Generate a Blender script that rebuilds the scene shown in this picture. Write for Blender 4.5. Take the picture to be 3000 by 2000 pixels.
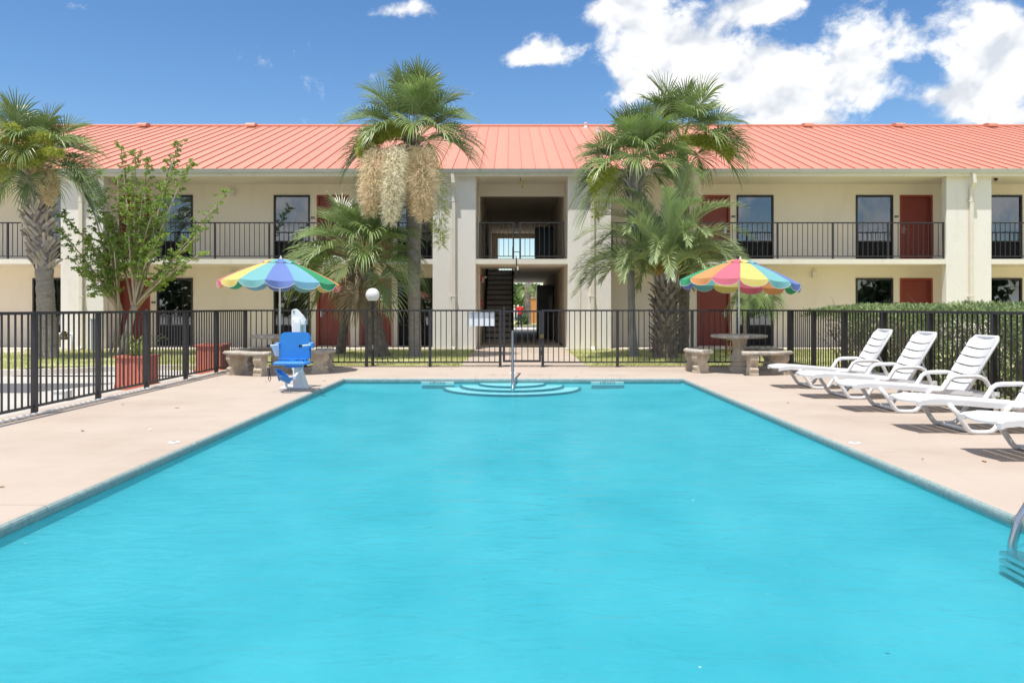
import bpy, bmesh, math, random
from mathutils import Vector, Matrix
R = math.radians
random.seed(7)
for o in list(bpy.data.objects):
    bpy.data.objects.remove(o)
scene = bpy.context.scene
COL = scene.collection

# ------------------------------------------------------------------ camera
F, CX, HY, HC = 2340.0, 1496.0, 900.0, 1.25       # focal length (3000 px wide frame), vanishing point, eye height
cam_d = bpy.data.cameras.new('camera')
cam_d.sensor_width = 36
cam_d.lens = F / 3000 * 36
cam_d.shift_x = (1500 - CX) / 3000
cam_d.shift_y = -(1000 - HY) / 3000
cam_d.clip_end = 3000
cam = bpy.data.objects.new('camera', cam_d)
COL.objects.link(cam)
cam.location = (0, 0, HC)
cam.rotation_euler = (R(90), 0, 0)
scene.camera = cam

def PX(px, Y): return (px - CX) / F * Y
def PZ(py, Y): return HC + (HY - py) / F * Y

# ------------------------------------------------------------------ light
to_sun = Vector((-0.17, -0.27, 1.0)).normalized()
SUN_EL = math.asin(to_sun.z)
sun_d = bpy.data.lights.new('sun', 'SUN')
sun_d.energy = 2.1
sun_d.angle = R(0.53)
sun_d.color = (1.0, 0.955, 0.89)
sun = bpy.data.objects.new('sun', sun_d)
COL.objects.link(sun)
sun.rotation_euler = to_sun.to_track_quat('Z', 'Y').to_euler()

scene.view_settings.view_transform = 'Standard'
scene.view_settings.look = 'None'
scene.view_settings.gamma = 1
scene.view_settings.use_curve_mapping = False
EXPO = 1.36
scene.view_settings.exposure = EXPO

world = bpy.data.worlds.new('World')
scene.world = world
world.use_nodes = True
wn = world.node_tree
wn.nodes.clear()
def W(t): return wn.nodes.new(t)
def wmath(op, a, b=None, clamp=False):
    n = W('ShaderNodeMath'); n.operation = op; n.use_clamp = clamp
    for i, v in enumerate((a, b)):
        if v is None: continue
        if isinstance(v, (int, float)): n.inputs[i].default_value = v
        else: wn.links.new(v, n.inputs[i])
    return n.outputs[0]
sky = W('ShaderNodeTexSky')
sky.sky_type = 'NISHITA'
sky.sun_disc = False
sky.sun_elevation = SUN_EL
sky.sun_rotation = math.atan2(to_sun.x, to_sun.y)
sky.altitude = 0
sky.air_density = 1.0
sky.dust_density = 0.25
sky.ozone_density = 2.2
tc = W('ShaderNodeTexCoord')
sx = W('ShaderNodeSeparateXYZ')
wn.links.new(tc.outputs['Generated'], sx.inputs[0])
ay = wmath('MAXIMUM', sx.outputs[1], 0.08)
U = wmath('DIVIDE', sx.outputs[0], ay)
V = wmath('DIVIDE', sx.outputs[2], ay)
comb = W('ShaderNodeCombineXYZ')
wn.links.new(U, comb.inputs[0]); wn.links.new(V, comb.inputs[1])
def wvec(op, a, b, c=None):
    n = W('ShaderNodeVectorMath'); n.operation = op
    for i, v in enumerate((a, b, c)):
        if v is None: continue
        if isinstance(v, tuple): n.inputs[i].default_value = v
        else: wn.links.new(v, n.inputs[i])
    return n
# fair-weather cumulus ahead of the camera: (u, v, half width, half height)
CL = [(1600,152,78,40),(1540,176,55,22),(1205,24,105,30),
      (1800,22,95,50),(1985,70,230,105),(2220,20,150,50),(1865,205,105,75),(1975,195,140,80),
      (2225,200,90,60),(2120,272,190,62),(2310,300,190,85),(2440,215,150,90),(2600,120,150,90),(2350,370,120,34),
      (2890,90,95,110),(2980,160,110,110),(2860,225,130,85),(2780,285,130,48),(2960,345,150,38),(3250,200,200,120)]
msk = None
for (cx, cy, rx, ry) in CL:
    q = wvec('MULTIPLY_ADD', comb.outputs[0], (F / rx, F / ry, 0), (-(cx - CX) / rx, -(HY - cy) / ry, 0)).outputs[0]
    r2 = wvec('DOT_PRODUCT', q, q).outputs['Value']
    e = wmath('POWER', 0.40, r2)
    msk = e if msk is None else wmath('ADD', msk, e)
def wnoise(scale, detail, off, rough=0.58, dist=0.0):
    v = wvec('MULTIPLY_ADD', tc.outputs['Generated'], (1, 1, 1.25), off).outputs[0]
    n = W('ShaderNodeTexNoise'); n.inputs['Scale'].default_value = scale
    n.inputs['Detail'].default_value = detail; n.inputs['Roughness'].default_value = rough
    n.inputs['Distortion'].default_value = dist
    wn.links.new(v, n.inputs['Vector'])
    return n.outputs[0]
n0 = wnoise(2.6, 1, (1.3, 0.2, 0.7))
n1 = wnoise(17.0, 8, (3.1, 1.7, 0), 0.62, 0.2)
n1b = wnoise(17.0, 3, (3.1 + 0.010, 1.7, -0.022), 0.55, 0.2)
n1c = wnoise(17.0, 3, (3.1, 1.7, 0), 0.55, 0.2)
# broken cumulus carries on round the unseen sky, cover raised there for fill light
win = W('ShaderNodeMapRange'); win.interpolation_type = 'SMOOTHSTEP'
wn.links.new(wmath('MAXIMUM', wmath('MULTIPLY', wmath('ABSOLUTE', wmath('SUBTRACT', U, 0.02)), 1.45), wmath('MULTIPLY', V, 2.2)), win.inputs['Value'])
win.inputs['From Min'].default_value = 0.98; win.inputs['From Max'].default_value = 1.25
generic = wmath('MULTIPLY', wmath('SUBTRACT', n0, 0.30), 3.4)
mm = W('ShaderNodeMix'); mm.data_type = 'FLOAT'
wn.links.new(win.outputs[0], mm.inputs[0]); wn.links.new(msk, mm.inputs[2]); wn.links.new(generic, mm.inputs[3])
dens = wmath('ADD', mm.outputs[0], wmath('MULTIPLY', wmath('SUBTRACT', n1, 0.5), 3.1))
mr = W('ShaderNodeMapRange'); mr.interpolation_type = 'SMOOTHSTEP'
wn.links.new(dens, mr.inputs['Value'])
mr.inputs['From Min'].default_value = 0.36; mr.inputs['From Max'].default_value = 1.10
alpha = mr.outputs[0]
# self shading of the cloud from the slope of its density towards the sun
lit = wmath('ADD', wmath('MULTIPLY', wmath('SUBTRACT', n1c, n1b), 4.0), 0.72, True)
cmix = W('ShaderNodeMix'); cmix.data_type = 'RGBA'
wn.links.new(lit, cmix.inputs[0])
cmix.inputs[6].default_value = (0.58, 0.62, 0.68, 1)
cmix.inputs[7].default_value = (0.92, 0.92, 0.915, 1)
bg1 = W('ShaderNodeBackground'); bg1.inputs[1].default_value = 0.0595
sat = W('ShaderNodeHueSaturation'); sat.inputs['Saturation'].default_value = 1.24; sat.inputs['Hue'].default_value = 0.503
wn.links.new(sky.outputs[0], sat.inputs['Color'])
wn.links.new(sat.outputs[0], bg1.inputs[0])
bg2 = W('ShaderNodeBackground'); bg2.inputs[1].default_value = 1.24 / 2 ** EXPO
wn.links.new(cmix.outputs[2], bg2.inputs[0])
wm = W('ShaderNodeMixShader')
wn.links.new(alpha, wm.inputs[0]); wn.links.new(bg1.outputs[0], wm.inputs[1]); wn.links.new(bg2.outputs[0], wm.inputs[2])
wo = W('ShaderNodeOutputWorld')
wn.links.new(wm.outputs[0], wo.inputs[0])
cy_ = scene.cycles
world.cycles.sampling_method = 'NONE'
cy_.max_bounces = 7; cy_.diffuse_bounces = 4; cy_.glossy_bounces = 3; cy_.transmission_bounces = 4; cy_.transparent_max_bounces = 10
cy_.caustics_reflective = False; cy_.caustics_refractive = False; cy_.sample_clamp_indirect = 8

# ------------------------------------------------------------------ materials
M = {}
def mat(name, col, col2=None, rough=0.6, scale=6.0, bump=0.0, bscale=60.0, metal=0.0, spec=0.4, detail=5, contrast=1.0, stretch=None, rvar=0.0, trans=0.0, coat=0.0, objvar=0.0):
    m = bpy.data.materials.new(name); m.use_nodes = True
    nt = m.node_tree; b = nt.nodes['Principled BSDF']
    def N(t): return nt.nodes.new(t)
    L = nt.links.new
    b.inputs['Roughness'].default_value = rough
    b.inputs['Metallic'].default_value = metal
    b.inputs['Specular IOR Level'].default_value = spec
    b.inputs['Coat Weight'].default_value = coat
    t = N('ShaderNodeTexCoord'); mp = N('ShaderNodeMapping')
    L(t.outputs['Object'], mp.inputs[0])
    if stretch: mp.inputs['Scale'].default_value = stretch
    c2 = col2 if col2 is not None else tuple(c * 0.86 for c in col)
    n = N('ShaderNodeTexNoise'); n.inputs['Scale'].default_value = scale; n.inputs['Detail'].default_value = detail
    n.inputs['Roughness'].default_value = 0.6
    L(mp.outputs[0], n.inputs['Vector'])
    r = N('ShaderNodeMapRange'); L(n.outputs[0], r.inputs['Value'])
    r.inputs['From Min'].default_value = 0.5 - 0.22 / contrast; r.inputs['From Max'].default_value = 0.5 + 0.22 / contrast
    mx = N('ShaderNodeMix'); mx.data_type = 'RGBA'
    mx.inputs[6].default_value = (*col, 1); mx.inputs[7].default_value = (*c2, 1)
    L(r.outputs[0], mx.inputs[0])
    out = mx.outputs[2]
    if objvar:
        oi = N('ShaderNodeObjectInfo'); hs = N('ShaderNodeHueSaturation')
        rr = N('ShaderNodeMapRange'); L(oi.outputs['Random'], rr.inputs['Value'])
        rr.inputs['To Min'].default_value = 1 - objvar; rr.inputs['To Max'].default_value = 1 + objvar
        L(rr.outputs[0], hs.inputs['Value']); L(out, hs.inputs['Color']); out = hs.outputs[0]
    L(out, b.inputs['Base Color'])
    if rvar:
        r2 = N('ShaderNodeMapRange'); L(n.outputs[0], r2.inputs['Value'])
        r2.inputs['To Min'].default_value = max(0.02, rough - rvar); r2.inputs['To Max'].default_value = rough + rvar
        L(r2.outputs[0], b.inputs['Roughness'])
    if bump:
        nb = N('ShaderNodeTexNoise'); nb.inputs['Scale'].default_value = bscale; nb.inputs['Detail'].default_value = 4
        L(mp.outputs[0], nb.inputs['Vector'])
        bp = N('ShaderNodeBump'); bp.inputs['Strength'].default_value = bump; bp.inputs['Distance'].default_value = 0.02
        L(nb.outputs[0], bp.inputs['Height']); L(bp.outputs[0], b.inputs['Normal'])
    if trans:
        tr = N('ShaderNodeBsdfTranslucent'); L(out, tr.inputs[0])
        ms = N('ShaderNodeMixShader'); ms.inputs[0].default_value = trans
        L(b.outputs[0], ms.inputs[1]); L(tr.outputs[0], ms.inputs[2])
        L(ms.outputs[0], nt.nodes['Material Output'].inputs[0])
    M[name] = m
    return m

mat('stucco', (0.87, 0.785, 0.675), (0.845, 0.755, 0.64), rough=0.9, scale=1.3, bump=0.25, bscale=45, contrast=0.8)
mat('stucco_pier', (0.795, 0.765, 0.725), (0.77, 0.735, 0.69), rough=0.9, scale=1.1, bump=0.35, bscale=32, contrast=0.8)
mat('trim', (0.78, 0.74, 0.66), (0.74, 0.69, 0.60), rough=0.6, scale=2.0)
mat('soffit', (0.86, 0.78, 0.67), (0.83, 0.75, 0.64), rough=0.8, scale=2)
mat('gutter', (0.60, 0.61, 0.60), (0.54, 0.55, 0.54), rough=0.42, scale=4, spec=0.5)
mat('downspout', (0.74, 0.69, 0.60), (0.69, 0.63, 0.54), rough=0.5, scale=3)
mat('roof_metal', (0.64, 0.262, 0.178), (0.59, 0.238, 0.16), rough=0.45, scale=0.9, spec=0.35, objvar=0.05, stretch=(1, 0.2, 1))
mat('roof_seam', (0.48, 0.165, 0.115), (0.44, 0.15, 0.105), rough=0.5, scale=2)
mat('door_red', (0.255, 0.052, 0.038), (0.235, 0.047, 0.034), rough=0.45, scale=3, bump=0.05, bscale=120)
mat('door_frame', (0.32, 0.062, 0.038), (0.29, 0.056, 0.034), rough=0.5, scale=3)
mat('bronze', (0.028, 0.025, 0.026), (0.045, 0.040, 0.040), rough=0.45, scale=5, spec=0.4)
mat('iron', (0.022, 0.022, 0.026), (0.040, 0.037, 0.038), rough=0.42, scale=9, spec=0.5, contrast=0.8)
mat('iron_sun', (0.060, 0.045, 0.038), (0.035, 0.028, 0.026), rough=0.5, scale=4, spec=0.5)
mat('curtain', (0.50, 0.42, 0.27), (0.40, 0.33, 0.20), rough=0.9, scale=3, stretch=(8, 8, 0.4))
mat('curtain_grey', (0.33, 0.325, 0.315), (0.26, 0.255, 0.25), rough=0.9, scale=3, stretch=(8, 8, 0.4))
mat('room_shade', (0.03, 0.028, 0.026), rough=0.9)
mat('grille', (0.035, 0.035, 0.042), (0.05, 0.05, 0.058), rough=0.5, scale=5)
mat('steel', (0.62, 0.63, 0.65), (0.50, 0.51, 0.54), rough=0.22, metal=1.0, scale=9, rvar=0.08)
mat('chrome_dull', (0.55, 0.56, 0.57), rough=0.35, metal=1.0, scale=20)
mat('plaque', (0.12, 0.115, 0.11), (0.25, 0.24, 0.23), rough=0.5, scale=90, contrast=3)
mat('lampglass', (0.80, 0.78, 0.72), rough=0.3, scale=4)
mat('deck', (0.485, 0.405, 0.335), (0.44, 0.36, 0.295), rough=0.85, scale=0.9, bump=0.15, bscale=150, detail=12, contrast=0.7)
mat('coping_face', (0.34, 0.42, 0.40), (0.22, 0.30, 0.30), rough=0.7, scale=26, detail=8, contrast=1.2, bump=0.3, bscale=90)
mat('walk', (0.70, 0.63, 0.55), (0.64, 0.575, 0.50), rough=0.85, scale=2.5, detail=8)
mat('lot', (0.50, 0.47, 0.42), (0.44, 0.415, 0.375), rough=0.9, scale=0.9, detail=10, bump=0.15, bscale=80)
mat('asphalt_grey', (0.10, 0.10, 0.105), (0.14, 0.14, 0.145), rough=0.9, scale=12, detail=8, bump=0.2, bscale=120)
mat('ground', (0.34, 0.34, 0.27), (0.40, 0.38, 0.32), rough=0.95, scale=0.08, detail=9)
mat('soil', (0.56, 0.49, 0.29), (0.34, 0.40, 0.14), rough=0.95, scale=3.0, detail=9, bump=0.4, bscale=60, contrast=1.4)
mat('plaster', (0.150, 0.475, 0.535), (0.068, 0.365, 0.43), rough=0.6, scale=1.15, detail=8, contrast=1.0, stretch=(1, 0.75, 1))  # two-tone mottle paints the water's rippling light into the plaster colour
mat('plaster_step', (0.74, 0.82, 0.83), (0.66, 0.78, 0.80), rough=0.6, scale=6)
mat('navy_tile', (0.01, 0.05, 0.10), (0.015, 0.07, 0.12), rough=0.3, scale=8)
mat('tile_white', (0.80, 0.82, 0.80), rough=0.3, scale=8)
mat('black_paint', (0.02, 0.025, 0.03), rough=0.5, scale=8)
mat('worn_paint', (0.36, 0.26, 0.19), (0.50, 0.385, 0.31), rough=0.8, scale=60, contrast=2)
mat('plastic_white', (0.72, 0.72, 0.73), (0.67, 0.67, 0.68), rough=0.38, scale=3, spec=0.5, bump=0.03, bscale=30)
mat('pvc', (0.80, 0.80, 0.78), (0.70, 0.69, 0.66), rough=0.4, scale=6)
mat('stone', (0.64, 0.55, 0.43), (0.44, 0.375, 0.29), rough=0.9, scale=7, detail=10, bump=0.5, bscale=70, contrast=1.1)
mat('stone_top', (0.62, 0.56, 0.48), (0.30, 0.265, 0.225), rough=0.9, scale=9, detail=10, bump=0.6, bscale=80, contrast=1.2)
mat('wood_red', (0.62, 0.18, 0.115), (0.54, 0.15, 0.095), rough=0.75, scale=5, stretch=(1, 1, 0.2), bump=0.15, bscale=40, objvar=0.10)
mat('blue_plastic', (0.036, 0.245, 0.64), (0.030, 0.215, 0.59), rough=0.42, scale=4, spec=0.4)
mat('blue_dark', (0.02, 0.04, 0.30), (0.02, 0.05, 0.34), rough=0.6, scale=6)
mat('powder_white', (0.80, 0.82, 0.83), (0.74, 0.77, 0.78), rough=0.35, scale=4)
mat('black_strap', (0.015, 0.015, 0.018), rough=0.6)
mat('globe', (0.86, 0.86, 0.85), (0.83, 0.83, 0.83), rough=0.28, scale=2, trans=0.25)
mat('brass', (0.22, 0.15, 0.06), (0.10, 0.08, 0.05), rough=0.5, metal=0.6, scale=14)
mat('orange_wrap', (0.60, 0.24, 0.06), (0.45, 0.16, 0.04), rough=0.7, scale=12)
mat('box_grey', (0.30, 0.33, 0.36), rough=0.5)
mat('sign_back', (0.80, 0.83, 0.88), (0.74, 0.78, 0.84), rough=0.4, scale=2)
mat('palm_green', (0.165, 0.255, 0.078), (0.285, 0.355, 0.135), rough=0.36, scale=2.0, spec=0.6, trans=0.22, objvar=0.30)
mat('palm_petiole', (0.36, 0.40, 0.13), (0.42, 0.43, 0.18), rough=0.5, scale=3, objvar=0.15)
mat('palm_thread', (0.46, 0.40, 0.28), rough=0.8, scale=8, trans=0.3)
mat('palm_dead', (0.36, 0.29, 0.19), (0.26, 0.20, 0.13), rough=0.8, scale=4, trans=0.2, objvar=0.15)
mat('pindo_green', (0.235, 0.325, 0.135), (0.36, 0.42, 0.21), rough=0.42, scale=2.0, spec=0.5, trans=0.18, objvar=0.22)
mat('pindo_yellow', (0.22, 0.26, 0.085), (0.28, 0.30, 0.12), rough=0.5, scale=2.0, trans=0.2, objvar=0.18)
mat('trunk_palm', (0.35, 0.31, 0.285), (0.22, 0.19, 0.17), rough=0.95, scale=5, detail=9, bump=0.8, bscale=22, stretch=(1, 1, 3.2), contrast=1.2)
mat('trunk_pale', (0.40, 0.39, 0.385), (0.24, 0.225, 0.215), rough=0.95, scale=6, detail=9, bump=0.6, bscale=30, stretch=(1, 1, 0.35), contrast=1.3)
mat('trunk_dark', (0.25, 0.205, 0.175), (0.12, 0.10, 0.085), rough=0.95, scale=9, detail=9, bump=0.9, bscale=24, contrast=1.3)
mat('boot', (0.50, 0.44, 0.40), (0.33, 0.28, 0.25), rough=0.9, scale=7, detail=8, bump=0.4, bscale=40, objvar=0.28)
mat('boot_dark', (0.34, 0.28, 0.235), (0.20, 0.165, 0.14), rough=0.9, scale=7, detail=8, bump=0.4, bscale=40, objvar=0.35)
mat('flower_tan', (0.92, 0.80, 0.58), (0.80, 0.66, 0.44), rough=0.85, scale=5, trans=0.4)
mat('flower_cream', (0.94, 0.90, 0.74), (0.90, 0.84, 0.64), rough=0.85, scale=5, trans=0.4)
mat('flower_lime', (0.56, 0.60, 0.13), (0.46, 0.50, 0.11), rough=0.8, scale=5, trans=0.35)
mat('fruit', (0.50, 0.30, 0.06), (0.36, 0.20, 0.04), rough=0.6, scale=9)
mat('bark_myrtle', (0.56, 0.50, 0.43), (0.36, 0.26, 0.18), rough=0.85, scale=5, detail=8, stretch=(1, 1, 0.35), contrast=1.3)
mat('leaf_myrtle', (0.36, 0.48, 0.10), (0.18, 0.29, 0.06), rough=0.5, scale=1.6, spec=0.4, trans=0.25, contrast=1.5, detail=8)
mat('leaf_hedge', (0.32, 0.395, 0.16), (0.15, 0.22, 0.085), rough=0.6, scale=2.2, trans=0.2, contrast=1.4, detail=8)
mat('twig', (0.26, 0.21, 0.17), (0.15, 0.12, 0.10), rough=0.9, scale=6)
mat('grass', (0.42, 0.50, 0.16), (0.66, 0.62, 0.33), rough=0.7, scale=1.1, trans=0.25, contrast=1.3, detail=8)
mat('leaf_tree', (0.065, 0.13, 0.030), (0.12, 0.19, 0.045), rough=0.6, scale=0.35, trans=0.25, contrast=1.5, detail=7)
mat('leaf_pine', (0.035, 0.060, 0.022), (0.055, 0.085, 0.03), rough=0.6, scale=0.3, trans=0.1, contrast=1.3)
mat('lily', (0.30, 0.33, 0.06), (0.16, 0.22, 0.05), rough=0.5, scale=3, trans=0.3)
mat('stair_carpet', (0.50, 0.44, 0.38), (0.42, 0.37, 0.32), rough=0.95, scale=8)
mat('passage_paint', (0.74, 0.64, 0.52), (0.70, 0.60, 0.48), rough=0.9, scale=1.5)
mat('vend_dark', (0.018, 0.016, 0.018), rough=0.3)
mat('vend_teal', (0.012, 0.045, 0.055), (0.03, 0.05, 0.06), rough=0.3, scale=2)
mat('shirt_red', (0.62, 0.025, 0.03), rough=0.8)
mat('skin', (0.42, 0.24, 0.16), rough=0.6)
mat('trouser', (0.03, 0.035, 0.05), rough=0.8)
mat('hair', (0.05, 0.035, 0.025), rough=0.8)
mat('orange_wall', (0.62, 0.26, 0.08), rough=0.8)
mat('green_roof', (0.10, 0.24, 0.18), rough=0.5)
mat('far_wall', (0.50, 0.46, 0.40), rough=0.9)
mat('alarm_red', (0.55, 0.03, 0.02), rough=0.4)
mat('yellow_cable', (0.60, 0.42, 0.10), rough=0.6)
mat('leaf_litter', (0.28, 0.14, 0.06), (0.40, 0.24, 0.10), rough=0.9)
mat('mulch', (0.24, 0.15, 0.09), (0.34, 0.25, 0.16), rough=0.95, scale=30, bump=0.8, bscale=70, contrast=1.5)

def add_dirt(name, tint, scale, lo, hi, amount, stretch=(1, 1, 1)):
    # irregular stains: a second noise multiplied into the base colour
    nt = M[name].node_tree; b = nt.nodes['Principled BSDF']; L = nt.links.new
    src = b.inputs['Base Color'].links[0].from_socket
    t = nt.nodes.new('ShaderNodeTexCoord'); mp = nt.nodes.new('ShaderNodeMapping'); mp.inputs['Scale'].default_value = stretch
    L(t.outputs['Object'], mp.inputs[0])
    n = nt.nodes.new('ShaderNodeTexNoise'); n.inputs['Scale'].default_value = scale; n.inputs['Detail'].default_value = 9; n.inputs['Roughness'].default_value = 0.65
    L(mp.outputs[0], n.inputs['Vector'])
    r = nt.nodes.new('ShaderNodeMapRange'); r.inputs['From Min'].default_value = lo; r.inputs['From Max'].default_value = hi; r.inputs['To Max'].default_value = amount
    L(n.outputs[0], r.inputs['Value'])
    mx = nt.nodes.new('ShaderNodeMix'); mx.data_type = 'RGBA'; mx.blend_type = 'MULTIPLY'
    L(r.outputs[0], mx.inputs[0]); L(src, mx.inputs[6]); mx.inputs[7].default_value = (*tint, 1)
    L(mx.outputs[2], b.inputs['Base Color'])
add_dirt('deck', (0.62, 0.55, 0.48), 0.35, 0.50, 0.75, 0.45)
add_dirt('deck', (0.50, 0.42, 0.36), 55, 0.66, 0.72, 0.5)
add_dirt('stucco_pier', (0.72, 0.66, 0.58), 1.6, 0.52, 0.80, 0.5, (1, 1, 0.25))
add_dirt('stucco', (0.80, 0.74, 0.66), 1.2, 0.52, 0.80, 0.45, (1, 1, 0.3))
add_dirt('trim', (0.70, 0.62, 0.52), 3.0, 0.55, 0.8, 0.6, (1, 1, 0.4))
add_dirt('roof_metal', (0.80, 0.72, 0.68), 1.2, 0.52, 0.8, 0.5, (1.5, 0.15, 1))
add_dirt('plastic_white', (0.80, 0.78, 0.72), 5, 0.55, 0.8, 0.4)
add_dirt('iron', (3.2, 2.6, 2.2), 14, 0.62, 0.75, 0.5)

def cloth(name, col):
    col = tuple(c * 0.86 for c in col)
    return mat(name, col, tuple(c * 0.95 for c in col), rough=0.8, scale=3, trans=0.35, spec=0.2)
UMB = [('u_red', (0.86, 0.22, 0.30)), ('u_yellow', (0.90, 0.77, 0.25)), ('u_teal', (0.26, 0.62, 0.64)), ('u_blue', (0.22, 0.32, 0.72)),
       ('u_sky', (0.28, 0.60, 0.78)), ('u_green', (0.08, 0.45, 0.22)), ('u_orange', (0.90, 0.42, 0.17))]
for n_, c_ in UMB: cloth(n_, c_)
cloth('u_white', (0.85, 0.85, 0.85))

# glass: see-through pane with a mirror coat
def make_glass():
    m = bpy.data.materials.new('window_glass'); m.use_nodes = True
    nt = m.node_tree; nt.nodes.clear()
    tr = nt.nodes.new('ShaderNodeBsdfTransparent'); tr.inputs[0].default_value = (0.62, 0.66, 0.68, 1)
    gl = nt.nodes.new('ShaderNodeBsdfGlossy'); gl.inputs['Roughness'].default_value = 0.012; gl.inputs[0].default_value = (0.88, 0.90, 0.95, 1)
    lw = nt.nodes.new('ShaderNodeFresnel'); lw.inputs[0].default_value = 1.5
    ad = nt.nodes.new('ShaderNodeMath'); ad.operation = 'ADD'; ad.inputs[1].default_value = 0.11
    nt.links.new(lw.outputs[0], ad.inputs[0])
    tcn = nt.nodes.new('ShaderNodeTexCoord'); nz = nt.nodes.new('ShaderNodeTexNoise'); nz.inputs['Scale'].default_value = 1.6
    bp = nt.nodes.new('ShaderNodeBump'); bp.inputs['Strength'].default_value = 0.012; bp.inputs['Distance'].default_value = 0.1
    nt.links.new(tcn.outputs['Object'], nz.inputs['Vector']); nt.links.new(nz.outputs[0], bp.inputs['Height']); nt.links.new(bp.outputs[0], gl.inputs['Normal'])
    mx = nt.nodes.new('ShaderNodeMixShader'); o = nt.nodes.new('ShaderNodeOutputMaterial')
    nt.links.new(ad.outputs[0], mx.inputs[0]); nt.links.new(tr.outputs[0], mx.inputs[1]); nt.links.new(gl.outputs[0], mx.inputs[2])
    nt.links.new(mx.outputs[0], o.inputs[0])
    M['window_glass'] = m
make_glass()
def make_water():
    m = bpy.data.materials.new('pool_water'); m.use_nodes = True
    nt = m.node_tree; nt.nodes.clear(); N = nt.nodes.new; L = nt.links.new
    tr = N('ShaderNodeBsdfTransparent'); tr.inputs[0].default_value = (0.66, 0.95, 0.985, 1)
    gl = N('ShaderNodeBsdfGlossy'); gl.inputs['Roughness'].default_value = 0.03
    fr = N('ShaderNodeFresnel'); fr.inputs[0].default_value = 1.33
    ml = N('ShaderNodeMath'); ml.operation = 'MULTIPLY'; ml.inputs[1].default_value = 0.30
    t = N('ShaderNodeTexCoord')
    def nz(scale, det, dist, st):
        mp = N('ShaderNodeMapping'); mp.inputs['Scale'].default_value = st; mp.inputs['Rotation'].default_value = (0, 0, R(24))
        L(t.outputs['Object'], mp.inputs[0])
        n = N('ShaderNodeTexNoise'); n.inputs['Scale'].default_value = scale; n.inputs['Detail'].default_value = det; n.inputs['Distortion'].default_value = dist
        L(mp.outputs[0], n.inputs['Vector']); return n.outputs[0]
    a = nz(3.2, 4, 0.6, (1, 1.9, 1)); b = nz(14, 3, 0.3, (1, 1.5, 1))
    sm = N('ShaderNodeMath'); sm.operation = 'MULTIPLY_ADD'; L(b, sm.inputs[0]); sm.inputs[1].default_value = 0.22; L(a, sm.inputs[2])
    bp = N('ShaderNodeBump'); bp.inputs['Strength'].default_value = 0.30; bp.inputs['Distance'].default_value = 0.10
    L(sm.outputs[0], bp.inputs['Height'])
    L(bp.outputs[0], gl.inputs['Normal']); L(bp.outputs[0], fr.inputs['Normal'])
    L(fr.outputs[0], ml.inputs[0])
    mx = N('ShaderNodeMixShader'); o = N('ShaderNodeOutputMaterial')
    bd = N('ShaderNodeBsdfDiffuse'); bd.inputs[0].default_value = (0.045, 0.39, 0.455, 1)
    m0 = N('ShaderNodeMixShader'); m0.inputs[0].default_value = 0.22; bp2 = N('ShaderNodeBump'); bp2.inputs['Strength'].default_value = 0.22; bp2.inputs['Distance'].default_value = 0.12; L(sm.outputs[0], bp2.inputs['Height']); L(bp2.outputs[0], bd.inputs['Normal']); L(tr.outputs[0], m0.inputs[1]); L(bd.outputs[0], m0.inputs[2])
    L(ml.outputs[0], mx.inputs[0]); L(m0.outputs[0], mx.inputs[1]); L(gl.outputs[0], mx.inputs[2]); L(mx.outputs[0], o.inputs[0])
    M['pool_water'] = m
make_water()

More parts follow.
